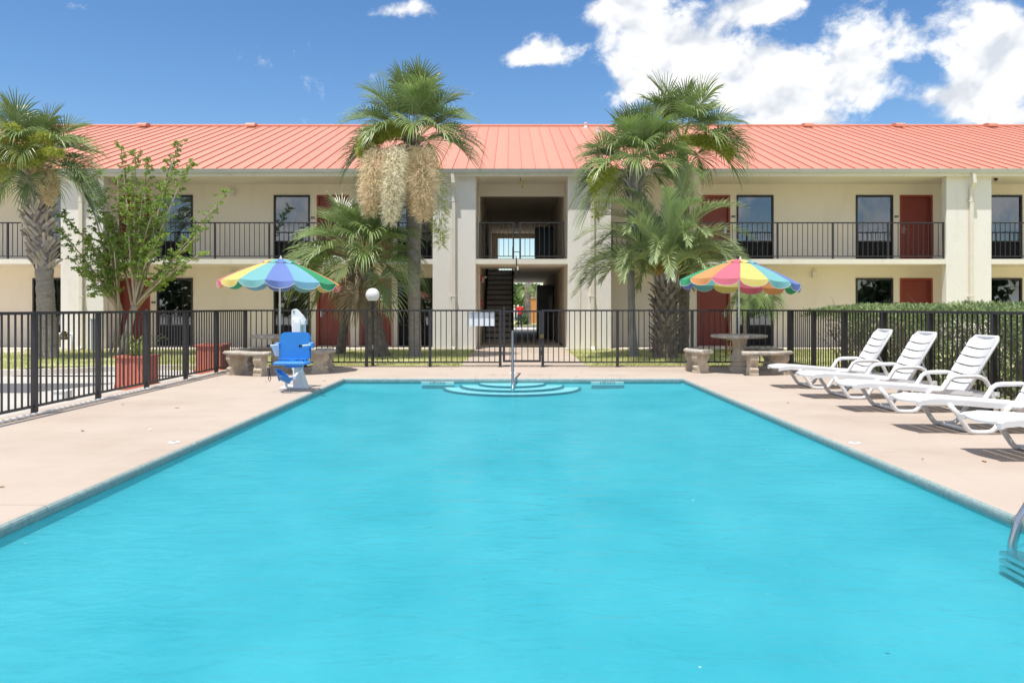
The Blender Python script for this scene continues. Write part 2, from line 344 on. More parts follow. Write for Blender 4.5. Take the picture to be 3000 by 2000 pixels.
# ------------------------------------------------------------------ mesh helpers
def wloc(o):
    v = Vector((0, 0, 0))
    while o is not None:
        v = v + o.location; o = o.parent
    return v
class MB:
    def __init__(s): s.v = []; s.f = []; s.mi = []; s.cur = 0
    def add(s, vs, fs):
        b = len(s.v); s.v.extend([tuple(p) for p in vs])
        for f in fs: s.f.append(tuple(i + b for i in f)); s.mi.append(s.cur)
        return s
    def box(s, x0, x1, y0, y1, z0, z1):
        vs = [(x0,y0,z0),(x1,y0,z0),(x1,y1,z0),(x0,y1,z0),(x0,y0,z1),(x1,y0,z1),(x1,y1,z1),(x0,y1,z1)]
        return s.add(vs, [(0,3,2,1),(4,5,6,7),(0,1,5,4),(1,2,6,5),(2,3,7,6),(3,0,4,7)])
    def bbox(s, x0, x1, y0, y1, z0, z1, b):
        # box with chamfered vertical and top edges
        p = [(x0+b,y0),(x1-b,y0),(x1,y0+b),(x1,y1-b),(x1-b,y1),(x0+b,y1),(x0,y1-b),(x0,y0+b)]
        return s.prism(p, z0, z1, b)
    def prism(s, pts, z0, z1, b=0.0):
        n = len(pts); cx = sum(p[0] for p in pts) / n; cy = sum(p[1] for p in pts) / n
        rings = [[(p[0], p[1], z0) for p in pts], [(p[0], p[1], z1 - b) for p in pts]]
        if b:
            r = []
            for p in pts:
                d = math.hypot(p[0]-cx, p[1]-cy) or 1
                r.append((p[0] - (p[0]-cx)/d*b, p[1] - (p[1]-cy)/d*b, z1))
            rings.append(r)
        vs = [q for r in rings for q in r]
        fs = [tuple(reversed(range(n))), tuple(range((len(rings)-1)*n, len(rings)*n))]
        for k in range(len(rings)-1):
            for i in range(n):
                j = (i+1) % n
                fs.append((k*n+i, k*n+j, (k+1)*n+j, (k+1)*n+i))
        return s.add(vs, fs)
    def extrude(s, pts, axis, a0, a1):
        # pts: outline in the plane normal to axis; 'y': (x,z)  'x': (y,z)
        n = len(pts)
        def mk(p, a): return (p[0], a, p[1]) if axis == 'y' else ((a, p[0], p[1]) if axis == 'x' else (p[0], p[1], a))
        vs = [mk(p, a0) for p in pts] + [mk(p, a1) for p in pts]
        fs = [tuple(range(n)), tuple(reversed(range(n, 2*n)))]
        for i in range(n):
            j = (i+1) % n; fs.append((i, n+i, n+j, j))
        return s.add(vs, fs)
    def tube(s, path, rad, n=8, cap=True, flat=None):
        path = [Vector(p) for p in path]
        rs = rad if isinstance(rad, (list, tuple)) else [rad] * len(path)
        vs = []; prev = None
        for i, p in enumerate(path):
            d = (path[min(i+1, len(path)-1)] - path[max(i-1, 0)])
            d = d.normalized() if d.length > 1e-9 else Vector((0, 0, 1))
            if prev is None:
                a = Vector((0, 0, 1)) if abs(d.z) < 0.9 else Vector((1, 0, 0))
                u = d.cross(a).normalized()
            else:
                u = (prev - d * prev.dot(d)).normalized()
            prev = u; w = d.cross(u)
            for k in range(n):
                t = 2 * math.pi * k / n + (math.pi / 4 if n == 4 else 0)
                k2 = flat if flat else 1.0
                vs.append(p + u * math.cos(t) * rs[i] + w * math.sin(t) * rs[i] * k2)
        fs = []
        m = len(path)
        for i in range(m-1):
            for k in range(n):
                k2 = (k+1) % n
                fs.append((i*n+k, i*n+k2, (i+1)*n+k2, (i+1)*n+k))
        if cap:
            fs.append(tuple(reversed(range(n)))); fs.append(tuple(range((m-1)*n, m*n)))
        return s.add(vs, fs)
    def lathe(s, prof, n=16, c=(0, 0, 0)):
        vs = []
        for (r, z) in prof:
            for k in range(n):
                t = 2 * math.pi * (k + 0.5) / n
                vs.append((c[0] + r * math.cos(t), c[1] + r * math.sin(t), c[2] + z))
        fs = []
        for i in range(len(prof)-1):
            for k in range(n):
                k2 = (k+1) % n
                fs.append((i*n+k, i*n+k2, (i+1)*n+k2, (i+1)*n+k))
        fs.append(tuple(reversed(range(n)))); fs.append(tuple(range((len(prof)-1)*n, len(prof)*n)))
        return s.add(vs, fs)
    def quad(s, a, b, c, d): return s.add([a, b, c, d], [(0, 1, 2, 3)])
    def mesh(s, name, mats, smooth=False, off=None):
        me = bpy.data.meshes.new(name)
        vs = s.v if off is None else [(p[0]-off[0], p[1]-off[1], p[2]-off[2]) for p in s.v]
        me.from_pydata(vs, [], s.f)
        if not isinstance(mats, (list, tuple)): mats = [mats]
        for m in mats: me.materials.append(M[m])
        if len(mats) > 1: me.polygons.foreach_set('material_index', s.mi)
        if smooth: me.polygons.foreach_set('use_smooth', [True] * len(me.polygons))
        me.update()
        return me
    def build(s, name, mats, parent=None, smooth=False, local=False):
        off = None
        if parent is not None and not local: off = wloc(parent)
        return put(name, s.mesh(name, mats, smooth, off), parent)
def put(name, me, parent=None, loc=(0, 0, 0), rot=(0, 0, 0), sc=(1, 1, 1)):
    o = bpy.data.objects.new(name, me); COL.objects.link(o)
    o.location = loc; o.rotation_euler = rot; o.scale = sc
    o.parent = parent
    return o
def wput(name, me, parent, loc, rot=(0, 0, 0), sc=(1, 1, 1)):
    # as put(), with a world position under an unrotated parent
    return put(name, me, parent, Vector(loc) - wloc(parent), rot, sc)
def tag(o, label, cat, group=None):
    o['label'] = label; o['category'] = cat
    if group: o['group'] = group
    return o
def thing(name, label, cat, loc=(0, 0, 0), rz=0.0, group=None):
    o = bpy.data.objects.new(name, None); COL.objects.link(o)
    o.location = loc; o.rotation_euler = (0, 0, rz); o.empty_display_size = 0.2
    return tag(o, label, cat, group)
def struct(o): o['kind'] = 'structure'; return o
def stuff(o): o['kind'] = 'stuff'; return o
def copy_tree(o, parent=None):
    c = o.copy(); COL.objects.link(c); c.parent = parent
    for ch in list(o.children): copy_tree(ch, c)
    return c
def curve_pts(p0, p1, p2, n):
    p0, p1, p2 = Vector(p0), Vector(p1), Vector(p2)
    return [p0*(1-t)**2 + p1*2*t*(1-t) + p2*t*t for t in [i/(n-1) for i in range(n)]]
def text_mesh(s, size, m, ext=0.001):
    cu = bpy.data.curves.new('t', 'FONT'); cu.body = s; cu.size = size; cu.extrude = ext; cu.align_x = 'CENTER'; cu.align_y = 'CENTER'; cu.resolution_u = 2
    ob = bpy.data.objects.new('t', cu); COL.objects.link(ob)
    bpy.context.view_layer.update()
    me = bpy.data.meshes.new_from_object(ob.evaluated_get(bpy.context.evaluated_depsgraph_get()))
    bpy.data.objects.remove(ob); me.materials.clear(); me.materials.append(M[m])
    return me
# ================================================================== setting
PXL, PXR, PYN, PYF = -2.93, 3.03, 1.6, 14.13          # pool edges
FXL, FXR, FYB = -5.55, 5.88, 16.75                    # fence lines
DF, DW, DB = 23.17, 24.76, 41.0                       # pier face, room wall, rear wall of the motel
ZF2 = 2.65                                            # upper floor

# ground: one sheet out to the horizon, open where the pool is dug
mb = MB()
xs = [-1500, FXL - 0.3, FXR + 0.3, 1500]; ys = [-1500, -6.0, FYB + 0.2, 1500]
for i in range(3):
    for j in range(3):
        if i == 1 and j == 1: continue
        mb.quad((xs[i], ys[j], -0.16), (xs[i+1], ys[j], -0.16), (xs[i+1], ys[j+1], -0.16), (xs[i], ys[j+1], -0.16))
struct(mb.build('ground', 'ground'))

# pool deck: concrete slabs with open joints, bull-nosed at the water
deck = struct(MB().box(FXL - 0.25, PXL - 0.02, -6, FYB + 0.15, -0.24, -0.035).box(PXR + 0.02, FXR + 0.25, -6, FYB + 0.15, -0.24, -0.035)
              .box(PXL - 0.02, PXR + 0.02, PYF + 0.02, FYB + 0.15, -0.24, -0.035).box(PXL - 0.02, PXR + 0.02, -6, PYN - 0.02, -0.24, -0.035).build('pool_deck', 'deck'))
def slab(x0, x1, y0, y1):
    g = 0.003; h = 0.0004
    MB().box(x0 + h, x1 - h, y0 + g, y1 - g, -0.034, 0.0).build('slab', 'deck', deck)
sy = [-6, -2.6, 0.6, 4.35, 9.15, 12.6, 14.55, 16.9]
NOSE = 0.30
for j in range(len(sy) - 1):
    slab(FXL - 0.25, PXL - NOSE, sy[j], sy[j+1]); slab(PXR + NOSE, FXR + 0.25, sy[j], sy[j+1])
sxs = [PXL - NOSE, -0.62, 1.95, PXR + NOSE]
for i in range(3):
    slab(sxs[i], sxs[i+1], PYF + NOSE, 16.9); slab(sxs[i], sxs[i+1], -6, PYN - NOSE)
# coping with rounded nose; top is deck concrete, the face a stained aggregate
def coping(path_axis, fixed, a0, a1, inward):
    prof = [(-NOSE + 0.0004, 0.0), (-0.045, 0.0), (-0.02, -0.006), (-0.005, -0.018), (0.0, -0.032), (0.0, -0.050), (-0.002, -0.066), (-0.006, -0.084), (-NOSE + 0.003, -0.084)]
    me = MB()
    n = len(prof)
    L_ = a1 - a0
    for k in range(n):
        p, q = prof[k], prof[(k+1) % n]
        me.cur = 1 if 2 <= k <= 6 else 0
        def mk(pp, a):
            d = fixed + inward * pp[0]
            return (d, a, pp[1]) if path_axis == 'y' else (a, d, pp[1])
        me.quad(mk(p, a0), mk(q, a0), mk(q, a1), mk(p, a1))
    return me.build('coping_stone', ['deck', 'coping_face'], deck)
def run(axis, fixed, cuts, inward):
    for a, b in zip(cuts[:-1], cuts[1:]): coping(axis, fixed, a + 0.002, b - 0.002, inward)
run('y', PXL, [PYN, 3.2, 5.06, 7.0, 9.15, 10.9, 12.6, PYF], 1)
run('y', PXR, [PYN, 3.1, 4.83, 6.9, 9.15, 10.9, 12.6, PYF], -1)
run('x', PYF, [PXL - NOSE, -2.0, -0.62, 0.7, 1.95, PXR + NOSE], -1)
run('x', PYN, [PXL - NOSE, -0.62, 1.95, PXR + NOSE], 1)

# pool shell, coved where the walls meet the floor
mb = MB()
e = 0.012
x0, x1, y0, y1 = PXL - e, PXR + e, PYN - e, PYF + e
def depth(y): return -0.195 - 0.17 * max(0.0, (13.0 - y) / 11.4)
def ring(y):
    zb = depth(y); zt = -0.083; pts = []
    for k in range(11):
        a = R(90 * k / 10); pts.append((x0 + 1.7 * (1 - math.cos(a)), zb + (zt - zb) * (1 - math.sin(a))))
    pts += [(x1 - (p[0] - x0), p[1]) for p in reversed(pts)]
    return [(p[0], y, p[1]) for p in pts]
yy = [y0 + (y1 - y0) * k / 14 for k in range(15)]
rg = [ring(y) for y in yy]
n = len(rg[0]); vs = [p for r_ in rg for p in r_]
fs = [(k*n+i, k*n+i+1, (k+1)*n+i+1, (k+1)*n+i) for k in range(14) for i in range(n-1)] + [tuple(range(n)), tuple(range(14*n, 15*n))]
mb.add(vs, fs)
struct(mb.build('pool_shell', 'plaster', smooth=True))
WZ = -0.072
mb = MB().quad((PXL-0.01, PYN-0.01, WZ), (PXR+0.01, PYN-0.01, WZ), (PXR+0.01, PYF+0.01, WZ), (PXL-0.01, PYF+0.01, WZ))
struct(mb.build('pool_water', 'pool_water'))
# half-round entry steps under the far edge, each edged with a dark tile band
steps = thing('pool_steps', 'half-round white steps under water below the steel handrail', 'pool steps', (PX(1500, PYF), PYF, -0.42))
for i, (rad, z) in enumerate(((1.22, -0.165), (0.92, -0.125), (0.60, -0.088))):
    cx = PX(1500, PYF); n = 28
    pts = [(cx + rad * math.cos(math.pi * k / n), PYF - 0.002 * (i + 1) - rad * math.sin(math.pi * k / n) * 1.02) for k in range(n + 1)]
    st = MB(); st.prism(list(reversed(pts)), -0.44, z)
    so = st.build('step', 'plaster_step', steps)
    ed = MB()
    for k in range(n):
        def sc_(p, s_): return (cx + (p[0]-cx)*s_, PYF + (p[1]-PYF)*s_)
        p, q = pts[k], pts[k+1]; a, b, c, d = sc_(p, 1.004), sc_(q, 1.004), sc_(q, 0.962), sc_(p, 0.962)
        ed.quad((a[0], a[1], z+0.003), (b[0], b[1], z+0.003), (c[0], c[1], z+0.003), (d[0], d[1], z+0.003))
        ed.quad((a[0], a[1], z+0.003), (b[0], b[1], z+0.003), (b[0], b[1], z-0.03), (a[0], a[1], z-0.03))
    ed.build('edge_tile', 'navy_tile', so)
# depth markers on the far wall and worn stencil marks on the deck
for k, pxm in enumerate((1779, 1282)):
    cx = PX(pxm, PYF)
    mk = thing('depth_marker', ('white tile reading 3 FT 0.9 M, right of the pool steps' if k == 0 else 'white tile reading 3 FT 0.9 M, left of the pool steps'), 'depth marker', (cx, PYF - 0.003, -0.15), group='depth markers on the far wall')
    MB().box(cx-0.29, cx+0.29, PYF-0.012, PYF-0.0065, -0.112, -0.060).build('tile', 'tile_white', mk)
    tm = text_mesh('3 FT 0.9 M', 0.062, 'black_paint')
    wput('lettering', tm, mk, (cx, PYF - 0.0145, -0.090), (R(90), 0, 0))
for k, (xa, xb) in enumerate(((1421, 1490), (1547, 1626), (1240, 1320), (1735, 1826))):
    y = 14.75 if k < 2 else 14.7
    st = MB(); rr = random.Random(k + 3)
    x = PX(xa, y)
    while x < PX(xb, y):
        w = rr.uniform(0.02, 0.06)
        st.quad((x, y, 0.004), (x + w, y, 0.004), (x + w, y + 0.03 + rr.random()*0.05, 0.004), (x, y + 0.03 + rr.random()*0.04, 0.004))
        if rr.random() < 0.5: st.quad((x, y+0.1, 0.004), (x + w, y+0.1, 0.004), (x + w, y + 0.13, 0.004), (x, y + 0.13, 0.004))
        x += w + rr.uniform(0.02, 0.06)
    tag(st.build('stencil_mark', 'worn_paint' if k < 2 else 'tile_white'),
        ['worn brown stencil lettering on the deck left of the handrail foot', 'worn brown stencil lettering on the deck right of the handrail foot', 'faded white lettering on the far deck near the left depth tile', 'faded white lettering on the far deck behind the right depth tile'][k], 'stencil', 'worn stencils on the far deck')
# white deck fittings and a few dry leaves
for k, (px_, py_) in enumerate(((509, 1296), (2504, 1298), (440, 1258))):
    Y = HC * F / (py_ - HY); x = PX(px_, Y)
    c = thing('deck_fitting', ['small white fitting set in the deck left of the pool', 'small white fitting set in the deck in front of the loungers', 'tiny white chip on the deck by the left fence'][k], 'deck fitting', (x, Y, 0))
    s_ = 1.0 if k < 2 else 0.35
    MB().lathe([(0.055*s_, 0.001), (0.055*s_, 0.006), (0.048*s_, 0.009), (0.0, 0.009)], 14, (x, Y, 0)).build('cover', 'tile_white', c)
    if k < 2: MB().lathe([(0.02, 0.009), (0.018, 0.012), (0.0, 0.012)], 10, (x, Y, 0)).build('screw_cap', 'chrome_dull', c)
rr = random.Random(5)
lf = MB()
for k in range(46):
    x = rr.uniform(-5.3, 5.6); y = rr.uniform(5, 16.3)
    if PXL - 0.2 < x < PXR + 0.2 and y < PYF + 0.2: continue
    a = rr.random() * 6.28; l = rr.uniform(0.02, 0.045); w = l * 0.4
    c_, s_ = math.cos(a), math.sin(a)
    lf.quad((x - c_*l, y - s_*l, 0.004), (x + s_*w, y - c_*w, 0.009), (x + c_*l, y + s_*l, 0.005), (x - s_*w, y + c_*w, 0.009))
stuff(tag(lf.build('dry_leaves', 'leaf_litter'), 'scattered small brown dry leaves on the pool deck', 'leaves'))

rr = random.Random(15)
lf = MB()
for k in range(46):
    x = rr.uniform(PXL + 0.1, PXR - 0.1); y = rr.uniform(2.6, 13.5) if rr.random() < 0.8 else rr.uniform(2.5, 5)
    a = rr.random() * 6.28; l = rr.uniform(0.004, 0.012); w = l * 0.45; c_, s_ = math.cos(a), math.sin(a)
    lf.cur = 0 if rr.random() < 0.45 else 1
    lf.quad((x - c_*l, y - s_*l, WZ + 0.002), (x + s_*w, y - c_*w, WZ + 0.003), (x + c_*l, y + s_*l, WZ + 0.004), (x - s_*w, y + c_*w, WZ + 0.003))
stuff(tag(lf.build('floating_debris', ['navy_tile', 'tile_white']), 'tiny specks and petals floating on the pool water', 'debris'))

# lawn strip, walk in front of the rooms, path to the passage, drive on the left
GZ = 0.012
PLX, PRX = -1.04, 1.60
def lawn_mesh(x0, x1, y0, y1, nx, ny, m='soil'):
    g = MB()
    for i in range(nx):
        for j in range(ny):
            xa, xb = x0 + (x1-x0)*i/nx, x0 + (x1-x0)*(i+1)/nx; ya, yb = y0 + (y1-y0)*j/ny, y0 + (y1-y0)*(j+1)/ny
            g.quad((xa, ya, GZ), (xb, ya, GZ), (xb, yb, GZ), (xa, yb, GZ))
    return g
lawn = struct(MB().box(-9.9, PLX, FYB + 0.17, DF - 0.03, -0.14, GZ).box(PRX, 24, FYB + 0.17, DF - 0.03, -0.14, GZ).box(-24, -9.9, 15.75, DF - 0.03, -0.14, GZ)
              .box(FXR + 0.27, 24, -4, FYB + 0.17, -0.14, GZ).build('lawn', 'soil'))
struct(MB().box(PLX + 0.004, PRX - 0.004, FYB + 0.155, DF + 0.3, -0.13, 0.02).build('path', 'deck'))
struct(MB().box(-24, PLX, DF - 0.02, DW + 0.3, -0.13, 0.052).box(PRX, 24, DF - 0.02, DW + 0.3, -0.13, 0.052).box(PLX + 0.002, PRX - 0.002, DF + 0.305, 44, -0.13, 0.046).build('walkway', 'walk'))
struct(MB().box(-40, FXL - 0.26, -6, 15.6, -0.155, -0.10).box(-40, 40, -45, -6.01, -0.155, -0.10).build('drive_and_bounce_slab', 'lot'))  # includes an unseen pale slab added behind the camera to bounce light
struct(MB().add([(-30, 12.3, -0.096), (-7.6, 12.6, -0.096), (-7.0, 14.2, -0.096), (-8.2, 14.15, -0.096), (-30, 14.0, -0.096)], [(0,1,2,3,4)]).build('dark_patch', 'asphalt_grey'))  # dark grey patch lying on the drive
# concrete kerb round the lawn
kb = struct(MB().bbox(-24, -9.9, 15.58, 15.745, -0.15, 0.03, 0.02).build('kerb', 'walk'))
pts = [(-9.9, 15.58)] + [(-9.9 + 1.6 * t, 15.58 + 0.9 * t * t) for t in (0.25, 0.5, 0.75, 1)] + [(-7.0, 17.0), (FXL - 0.26, 17.05)]
for a, b in zip(pts[:-1], pts[1:]):
    d = Vector((b[0]-a[0], b[1]-a[1])).normalized(); nn = Vector((-d.y, d.x)) * 0.16
    MB().prism([a, b, (b[0]+nn.x, b[1]+nn.y), (a[0]+nn.x, a[1]+nn.y)], -0.15, 0.028).build('kerb_stone', 'walk', kb)
struct(MB().add([(-9.9, 15.6, -0.08), (-5.8, 15.6, -0.08), (-5.8, 17.1, -0.08), (-7, 17.1, -0.08), (-8.3, 16.5, -0.08)], [(0,1,2,3,4)]).build('apron', 'lot'))
struct(MB().add([(-24, 20.3, GZ+0.006), (-12.3, 21.0, GZ+0.006), (-12.6, DF-0.03, GZ+0.006), (-24, DF-0.03, GZ+0.006)], [(0,1,2,3)]).build('side_path', 'walk'))
# mulch strip below the far fence
struct(MB().box(FXL, PLX - 0.05, FYB + 0.02, FYB + 0.17, -0.03, 0.008).box(PRX + 0.05, FXR, FYB + 0.02, FYB + 0.17, -0.03, 0.008).build('mulch_strip', 'mulch'))

# grass blades
rr = random.Random(11)
g = MB(); vs = []; fs = []
def blade(x, y, h):
    a = rr.random() * 6.283; w = rr.uniform(0.004, 0.008); lx = rr.uniform(-0.5, 0.5) * h; ly = rr.uniform(-0.5, 0.5) * h
    b = len(vs)
    vs.extend([(x - w*math.cos(a), y - w*math.sin(a), GZ - 0.004), (x + w*math.cos(a), y + w*math.sin(a), GZ - 0.004), (x + lx, y + ly, GZ + h)])
    fs.append((b, b+1, b+2))
def patch(x0, x1, y0, y1, n, hm=0.055):
    for _ in range(n):
        x = rr.uniform(x0, x1); y = rr.uniform(y0, y1)
        k = math.sin(x*1.3 + 2*math.sin(y*0.9)) * math.sin(y*1.7 + x*0.6)
        if k < -0.25 and rr.random() < 0.75: continue
        blade(x, y, rr.uniform(0.5, 1.25) * hm)
patch(-9.8, PLX, FYB + 0.2, DF - 0.05, 52000); patch(PRX, 9.5, FYB + 0.2, DF - 0.05, 52000)
patch(-15, -9.9, 15.8, DF - 0.05, 22000); patch(9.5, 15, FYB, DF - 0.05, 8000); patch(FXR + 0.3, 9.5, 5, FYB, 12000)
g.v = vs; g.f = fs; g.mi = [0] * len(fs)
stuff(tag(g.build('grass', 'grass'), 'short sunlit grass of the lawn in front of the motel', 'grass'))
# ================================================================== motel
motel = thing('motel_building', 'two-storey cream motel with coral metal roof, red doors and open passage', 'motel', (0, DF, 0))
SW, SF = F / DW, F / DF
def XW(px): return (px - CX) / SW
def XF(px): return (px - CX) / SF
BX = 22.5
OPL, OPR = -0.95, 1.655                  # passage opening
ZC = 5.05                                # soffit
# ---- openings along the room wall: (px0, px1, kind, side of the lock)
UNITS = [(-246, -141, 'w', 0), (-363, -269, 'd', 'l'), (96, 201, 'w', 0), (222, 316, 'd', 'l'), (347, 440, 'd', 'r'), (460, 565, 'w', 0), (802, 908, 'w', 0), (928, 1022, 'd', 'l'),
         (1052, 1147, 'd', 'r'), (1165, 1270, 'w', 0), (2042, 2139, 'd', 'r'), (2158, 2266, 'w', 0), (2507, 2616, 'w', 0), (2636, 2732, 'd', 'l'), (2763, 2859, 'd', 'r'), (2880, 2994, 'w', 0), (3236, 3340, 'w', 0)]
wall = MB()
def storey(z0, z1, ztop_open, ptop):
    ops = sorted([(XW(a), XW(b), ztop_open) for a, b, k, s in UNITS] + [(OPL, OPR, ptop)])
    x = -BX
    for a, b, zt in ops:
        wall.box(x, a, DW, DW + 0.2, z0, z1)
        wall.box(a, b, DW, DW + 0.2, zt, z1)
        x = b
    wall.box(x, BX, DW, DW + 0.2, z0, z1)
storey(0.05, 2.505, 2.155, 2.502)
storey(ZF2, ZC + 0.01, 4.725, 4.69)
wobj = wall.build('room_wall', 'stucco', motel)
# control joints, thin recessed lines modelled as narrow strips proud of the wall
for z0, z1 in ((0.06, 2.5), (ZF2 + 0.01, ZC - 0.02)):
    for px in (683, 2385):
        MB().box(XW(px) - 0.006, XW(px) + 0.006, DW - 0.004, DW + 0.01, z0, z1).build('joint_strip', 'soffit', motel)
# passage walls, rear wall, gables, near-black backing with the rooms' gloom in its colour
pw = MB()
pw.box(OPL - 0.2, OPL, DW + 0.2, DB, 0.05, 5.3).box(OPR, OPR + 0.2, DW + 0.2, DB, 0.05, 5.3)
pw.box(OPL, OPR, DB - 0.2, DB, 4.77, 5.3).box(OPL, -0.65, DB - 0.2, DB, ZF2, 4.77).box(1.25, OPR, DB - 0.2, DB, ZF2, 4.77)
pw.build('passage_wall', 'passage_paint', motel)
MB().box(OPL, OPR, DW + 0.2, DB - 0.2, 5.0, 5.04).build('passage_ceiling', 'passage_paint', motel)
MB().box(-BX, OPL - 0.2, DB - 0.2, DB, 0, 5.1).box(OPR + 0.2, BX, DB - 0.2, DB, 0, 5.1).build('rear_wall', 'stucco', motel)
MB().box(-BX, OPL - 0.2, DW + 0.75, DW + 0.8, 0.05, 5.3).box(OPR + 0.2, BX, DW + 0.75, DW + 0.8, 0.05, 5.3).build('room_backing', 'room_shade', motel)
MB().box(-BX, OPL - 0.2, DW + 0.2, DW + 0.75, 0.03, 0.05).box(OPR + 0.2, BX, DW + 0.2, DW + 0.75, 0.03, 0.05).build('room_floor', 'room_shade', motel)
# ---- balcony slab with stairwell opening
HOLE = (OPL + 0.02, 0.12, 26.0, 30.6)
sl = MB()
for (xa, xb, ya, yb) in ((-BX, OPL - 0.2, DF, DW + 0.8), (OPL - 0.2, OPR + 0.2, DF, HOLE[2]), (OPR + 0.2, BX, DF, DW + 0.8), (HOLE[1], OPR, HOLE[2], DB), (OPL, HOLE[1], HOLE[3], DB)):
    sl.box(xa, xb, ya, yb, 2.505, ZF2)
sl.build('balcony_slab', 'trim', motel)
MB().box(OPL - 0.25, OPR + 0.2, DF + 0.02, DW, 2.499, 2.503).box(-BX, OPL - 0.26, DF + 0.02, DW, 2.499, 2.503).box(OPR + 0.21, BX, DF + 0.02, DW, 2.499, 2.503).build('balcony_ceiling', 'stucco', motel)
# ---- soffit, fascia, gutter
EY = DF - 0.19
MB().box(-BX - 0.3, BX + 0.3, EY + 0.03, DW + 0.2, ZC, ZC + 0.03).build('soffit', 'soffit', motel)
MB().box(-BX - 0.3, BX + 0.3, EY, EY + 0.03, 5.02, 5.195).build('fascia', 'trim', motel)
gp = [(EY - 0.002, 5.195), (EY - 0.125, 5.195), (EY - 0.13, 5.212), (EY - 0.118, 5.212), (EY - 0.112, 5.196), (EY - 0.105, 5.14), (EY - 0.085, 5.13), (EY - 0.075, 5.105), (EY - 0.002, 5.105)]
MB().extrude(gp, 'x', -BX - 0.3, BX + 0.3).build('gutter', 'gutter', motel)
# ---- piers
for (a, b, ds) in ((178, 304, 241), (1267.6, 1394, 1329.5), (1663.5, 1790.6, 1735), (2772, 2904.6, 2841), (-905, -780, -840), (3780, 3910, 3845)):
    xa, xb = XF(a), XF(b)
    MB().bbox(xa, xb, DF - 0.012, DF + 0.25, 0.0, ZC, 0.012).build('pier', 'stucco_pier', motel)
    x = XF(ds); yd = DF - 0.07
    d = MB()
    d.box(x - 0.05, x + 0.05, yd - 0.045, yd + 0.045, 0.12, 4.66)
    for t0, t1, y_0, y_1 in ((4.66, 4.82, yd, EY - 0.045), (4.82, 5.11, EY - 0.045, EY - 0.045)):
        xo = x - 0.03 if t0 > 4.7 else x
        d.add([(x-0.05, y_0-0.045, t0), (x+0.05, y_0-0.045, t0), (x+0.05, y_0+0.045, t0), (x-0.05, y_0+0.045, t0), (xo-0.05, y_1-0.045, t1), (xo+0.05, y_1-0.045, t1), (xo+0.05, y_1+0.045, t1), (xo-0.05, y_1+0.045, t1)],
              [(0,3,2,1),(4,5,6,7),(0,1,5,4),(1,2,6,5),(2,3,7,6),(3,0,4,7)])
    d.add([(x-0.05, yd-0.045, 0.12), (x+0.05, yd-0.045, 0.12), (x+0.05, yd+0.045, 0.12), (x-0.05, yd+0.045, 0.12), (x-0.05, yd-0.2, 0.03), (x+0.05, yd-0.2, 0.03), (x+0.05, yd-0.13, 0.0), (x-0.05, yd-0.13, 0.0)],
          [(0,4,5,1),(1,5,6,2),(2,6,7,3),(3,7,4,0),(4,7,6,5)])
    dso = d.build('downspout', 'downspout', motel)
    for zb in (1.55, 4.3):
        MB().box(x - 0.085, x + 0.085, yd - 0.052, DF - 0.014, zb, zb + 0.03).build('strap', 'downspout', dso)
# side walls that tie the two middle piers to the room wall
MB().box(OPL - 0.3, OPL - 0.055, DF + 0.252, DW, 0.05, 2.498).box(OPL - 0.3, OPL - 0.055, DF + 0.252, DW, ZF2, ZC).build('pier_return', 'stucco', motel)
MB().box(OPR + 0.005, OPR + 0.3, DF + 0.252, DW, 0.05, 2.498).box(OPR + 0.005, OPR + 0.3, DF + 0.252, DW, ZF2, ZC).build('pier_return', 'stucco', motel)
MB().tube([(XF(1700), DF - 0.03, 0.3), (XF(1700), DF - 0.03, 2.6)], 0.012, 6).build('conduit', 'downspout', motel)
# ---- roof: standing-seam panels
RY, RZ = EY + 9.45, 8.60
E0 = (EY - 0.05, 5.215)
rl = math.hypot(RY - E0[0], RZ - E0[1]); ang = math.atan2(RZ - E0[1], RY - E0[0])
roof = MB().add([(-BX-0.4, E0[0]+0.02, E0[1]-0.03), (BX+0.4, E0[0]+0.02, E0[1]-0.03), (BX+0.4, RY, RZ-0.03), (-BX-0.4, RY, RZ-0.03), (BX+0.4, 2*RY-E0[0], E0[1]-0.03), (-BX-0.4, 2*RY-E0[0], E0[1]-0.03)],
                [(0,1,2,3),(3,2,4,5)]).build('roof', 'roof_seam', motel)
PITCH = 40.7 / (F / E0[0])
pm = MB()
hw = PITCH / 2
pm.box(-hw + 0.004, hw - 0.004, 0, rl, 0.0, 0.006)
pm.cur = 1
pm.box(hw - 0.007, hw + 0.006, 0.0, rl, 0.0061, 0.034)
panel = pm.mesh('roof_panel', ['roof_metal', 'roof_seam'])
x = (1528.6 - CX) / F * E0[0] - hw
k0 = int((-BX - 0.3 - x) / PITCH)
xp = x + k0 * PITCH
while xp < BX + 0.3:
    wput('roof_panel', panel, roof, (xp, E0[0], E0[1]), (ang, 0, 0))
    xp += PITCH
MB().extrude([(RY - 0.22, RZ - 0.06), (RY - 0.22, RZ + 0.0), (RY, RZ + 0.075), (RY + 0.22, RZ), (RY + 0.22, RZ - 0.06)], 'x', -BX - 0.4, BX + 0.4).build('ridge_cap', 'roof_metal', roof)
for px in (421, 737, 2366, 2632, 2902):
    yv = RY - 0.34; zv = RZ - 0.34 * math.tan(ang) + 0.03; x = PX(px, yv); w = 0.185
    MB().extrude([(yv - 0.24, zv - 0.06), (yv - 0.24, zv + 0.02), (yv - 0.19, zv + 0.085), (yv - 0.05, zv + 0.13), (yv + 0.2, zv + 0.15), (yv + 0.3, zv + 0.06)], 'x', x - w, x + w).build('roof_vent', 'roof_metal', roof)
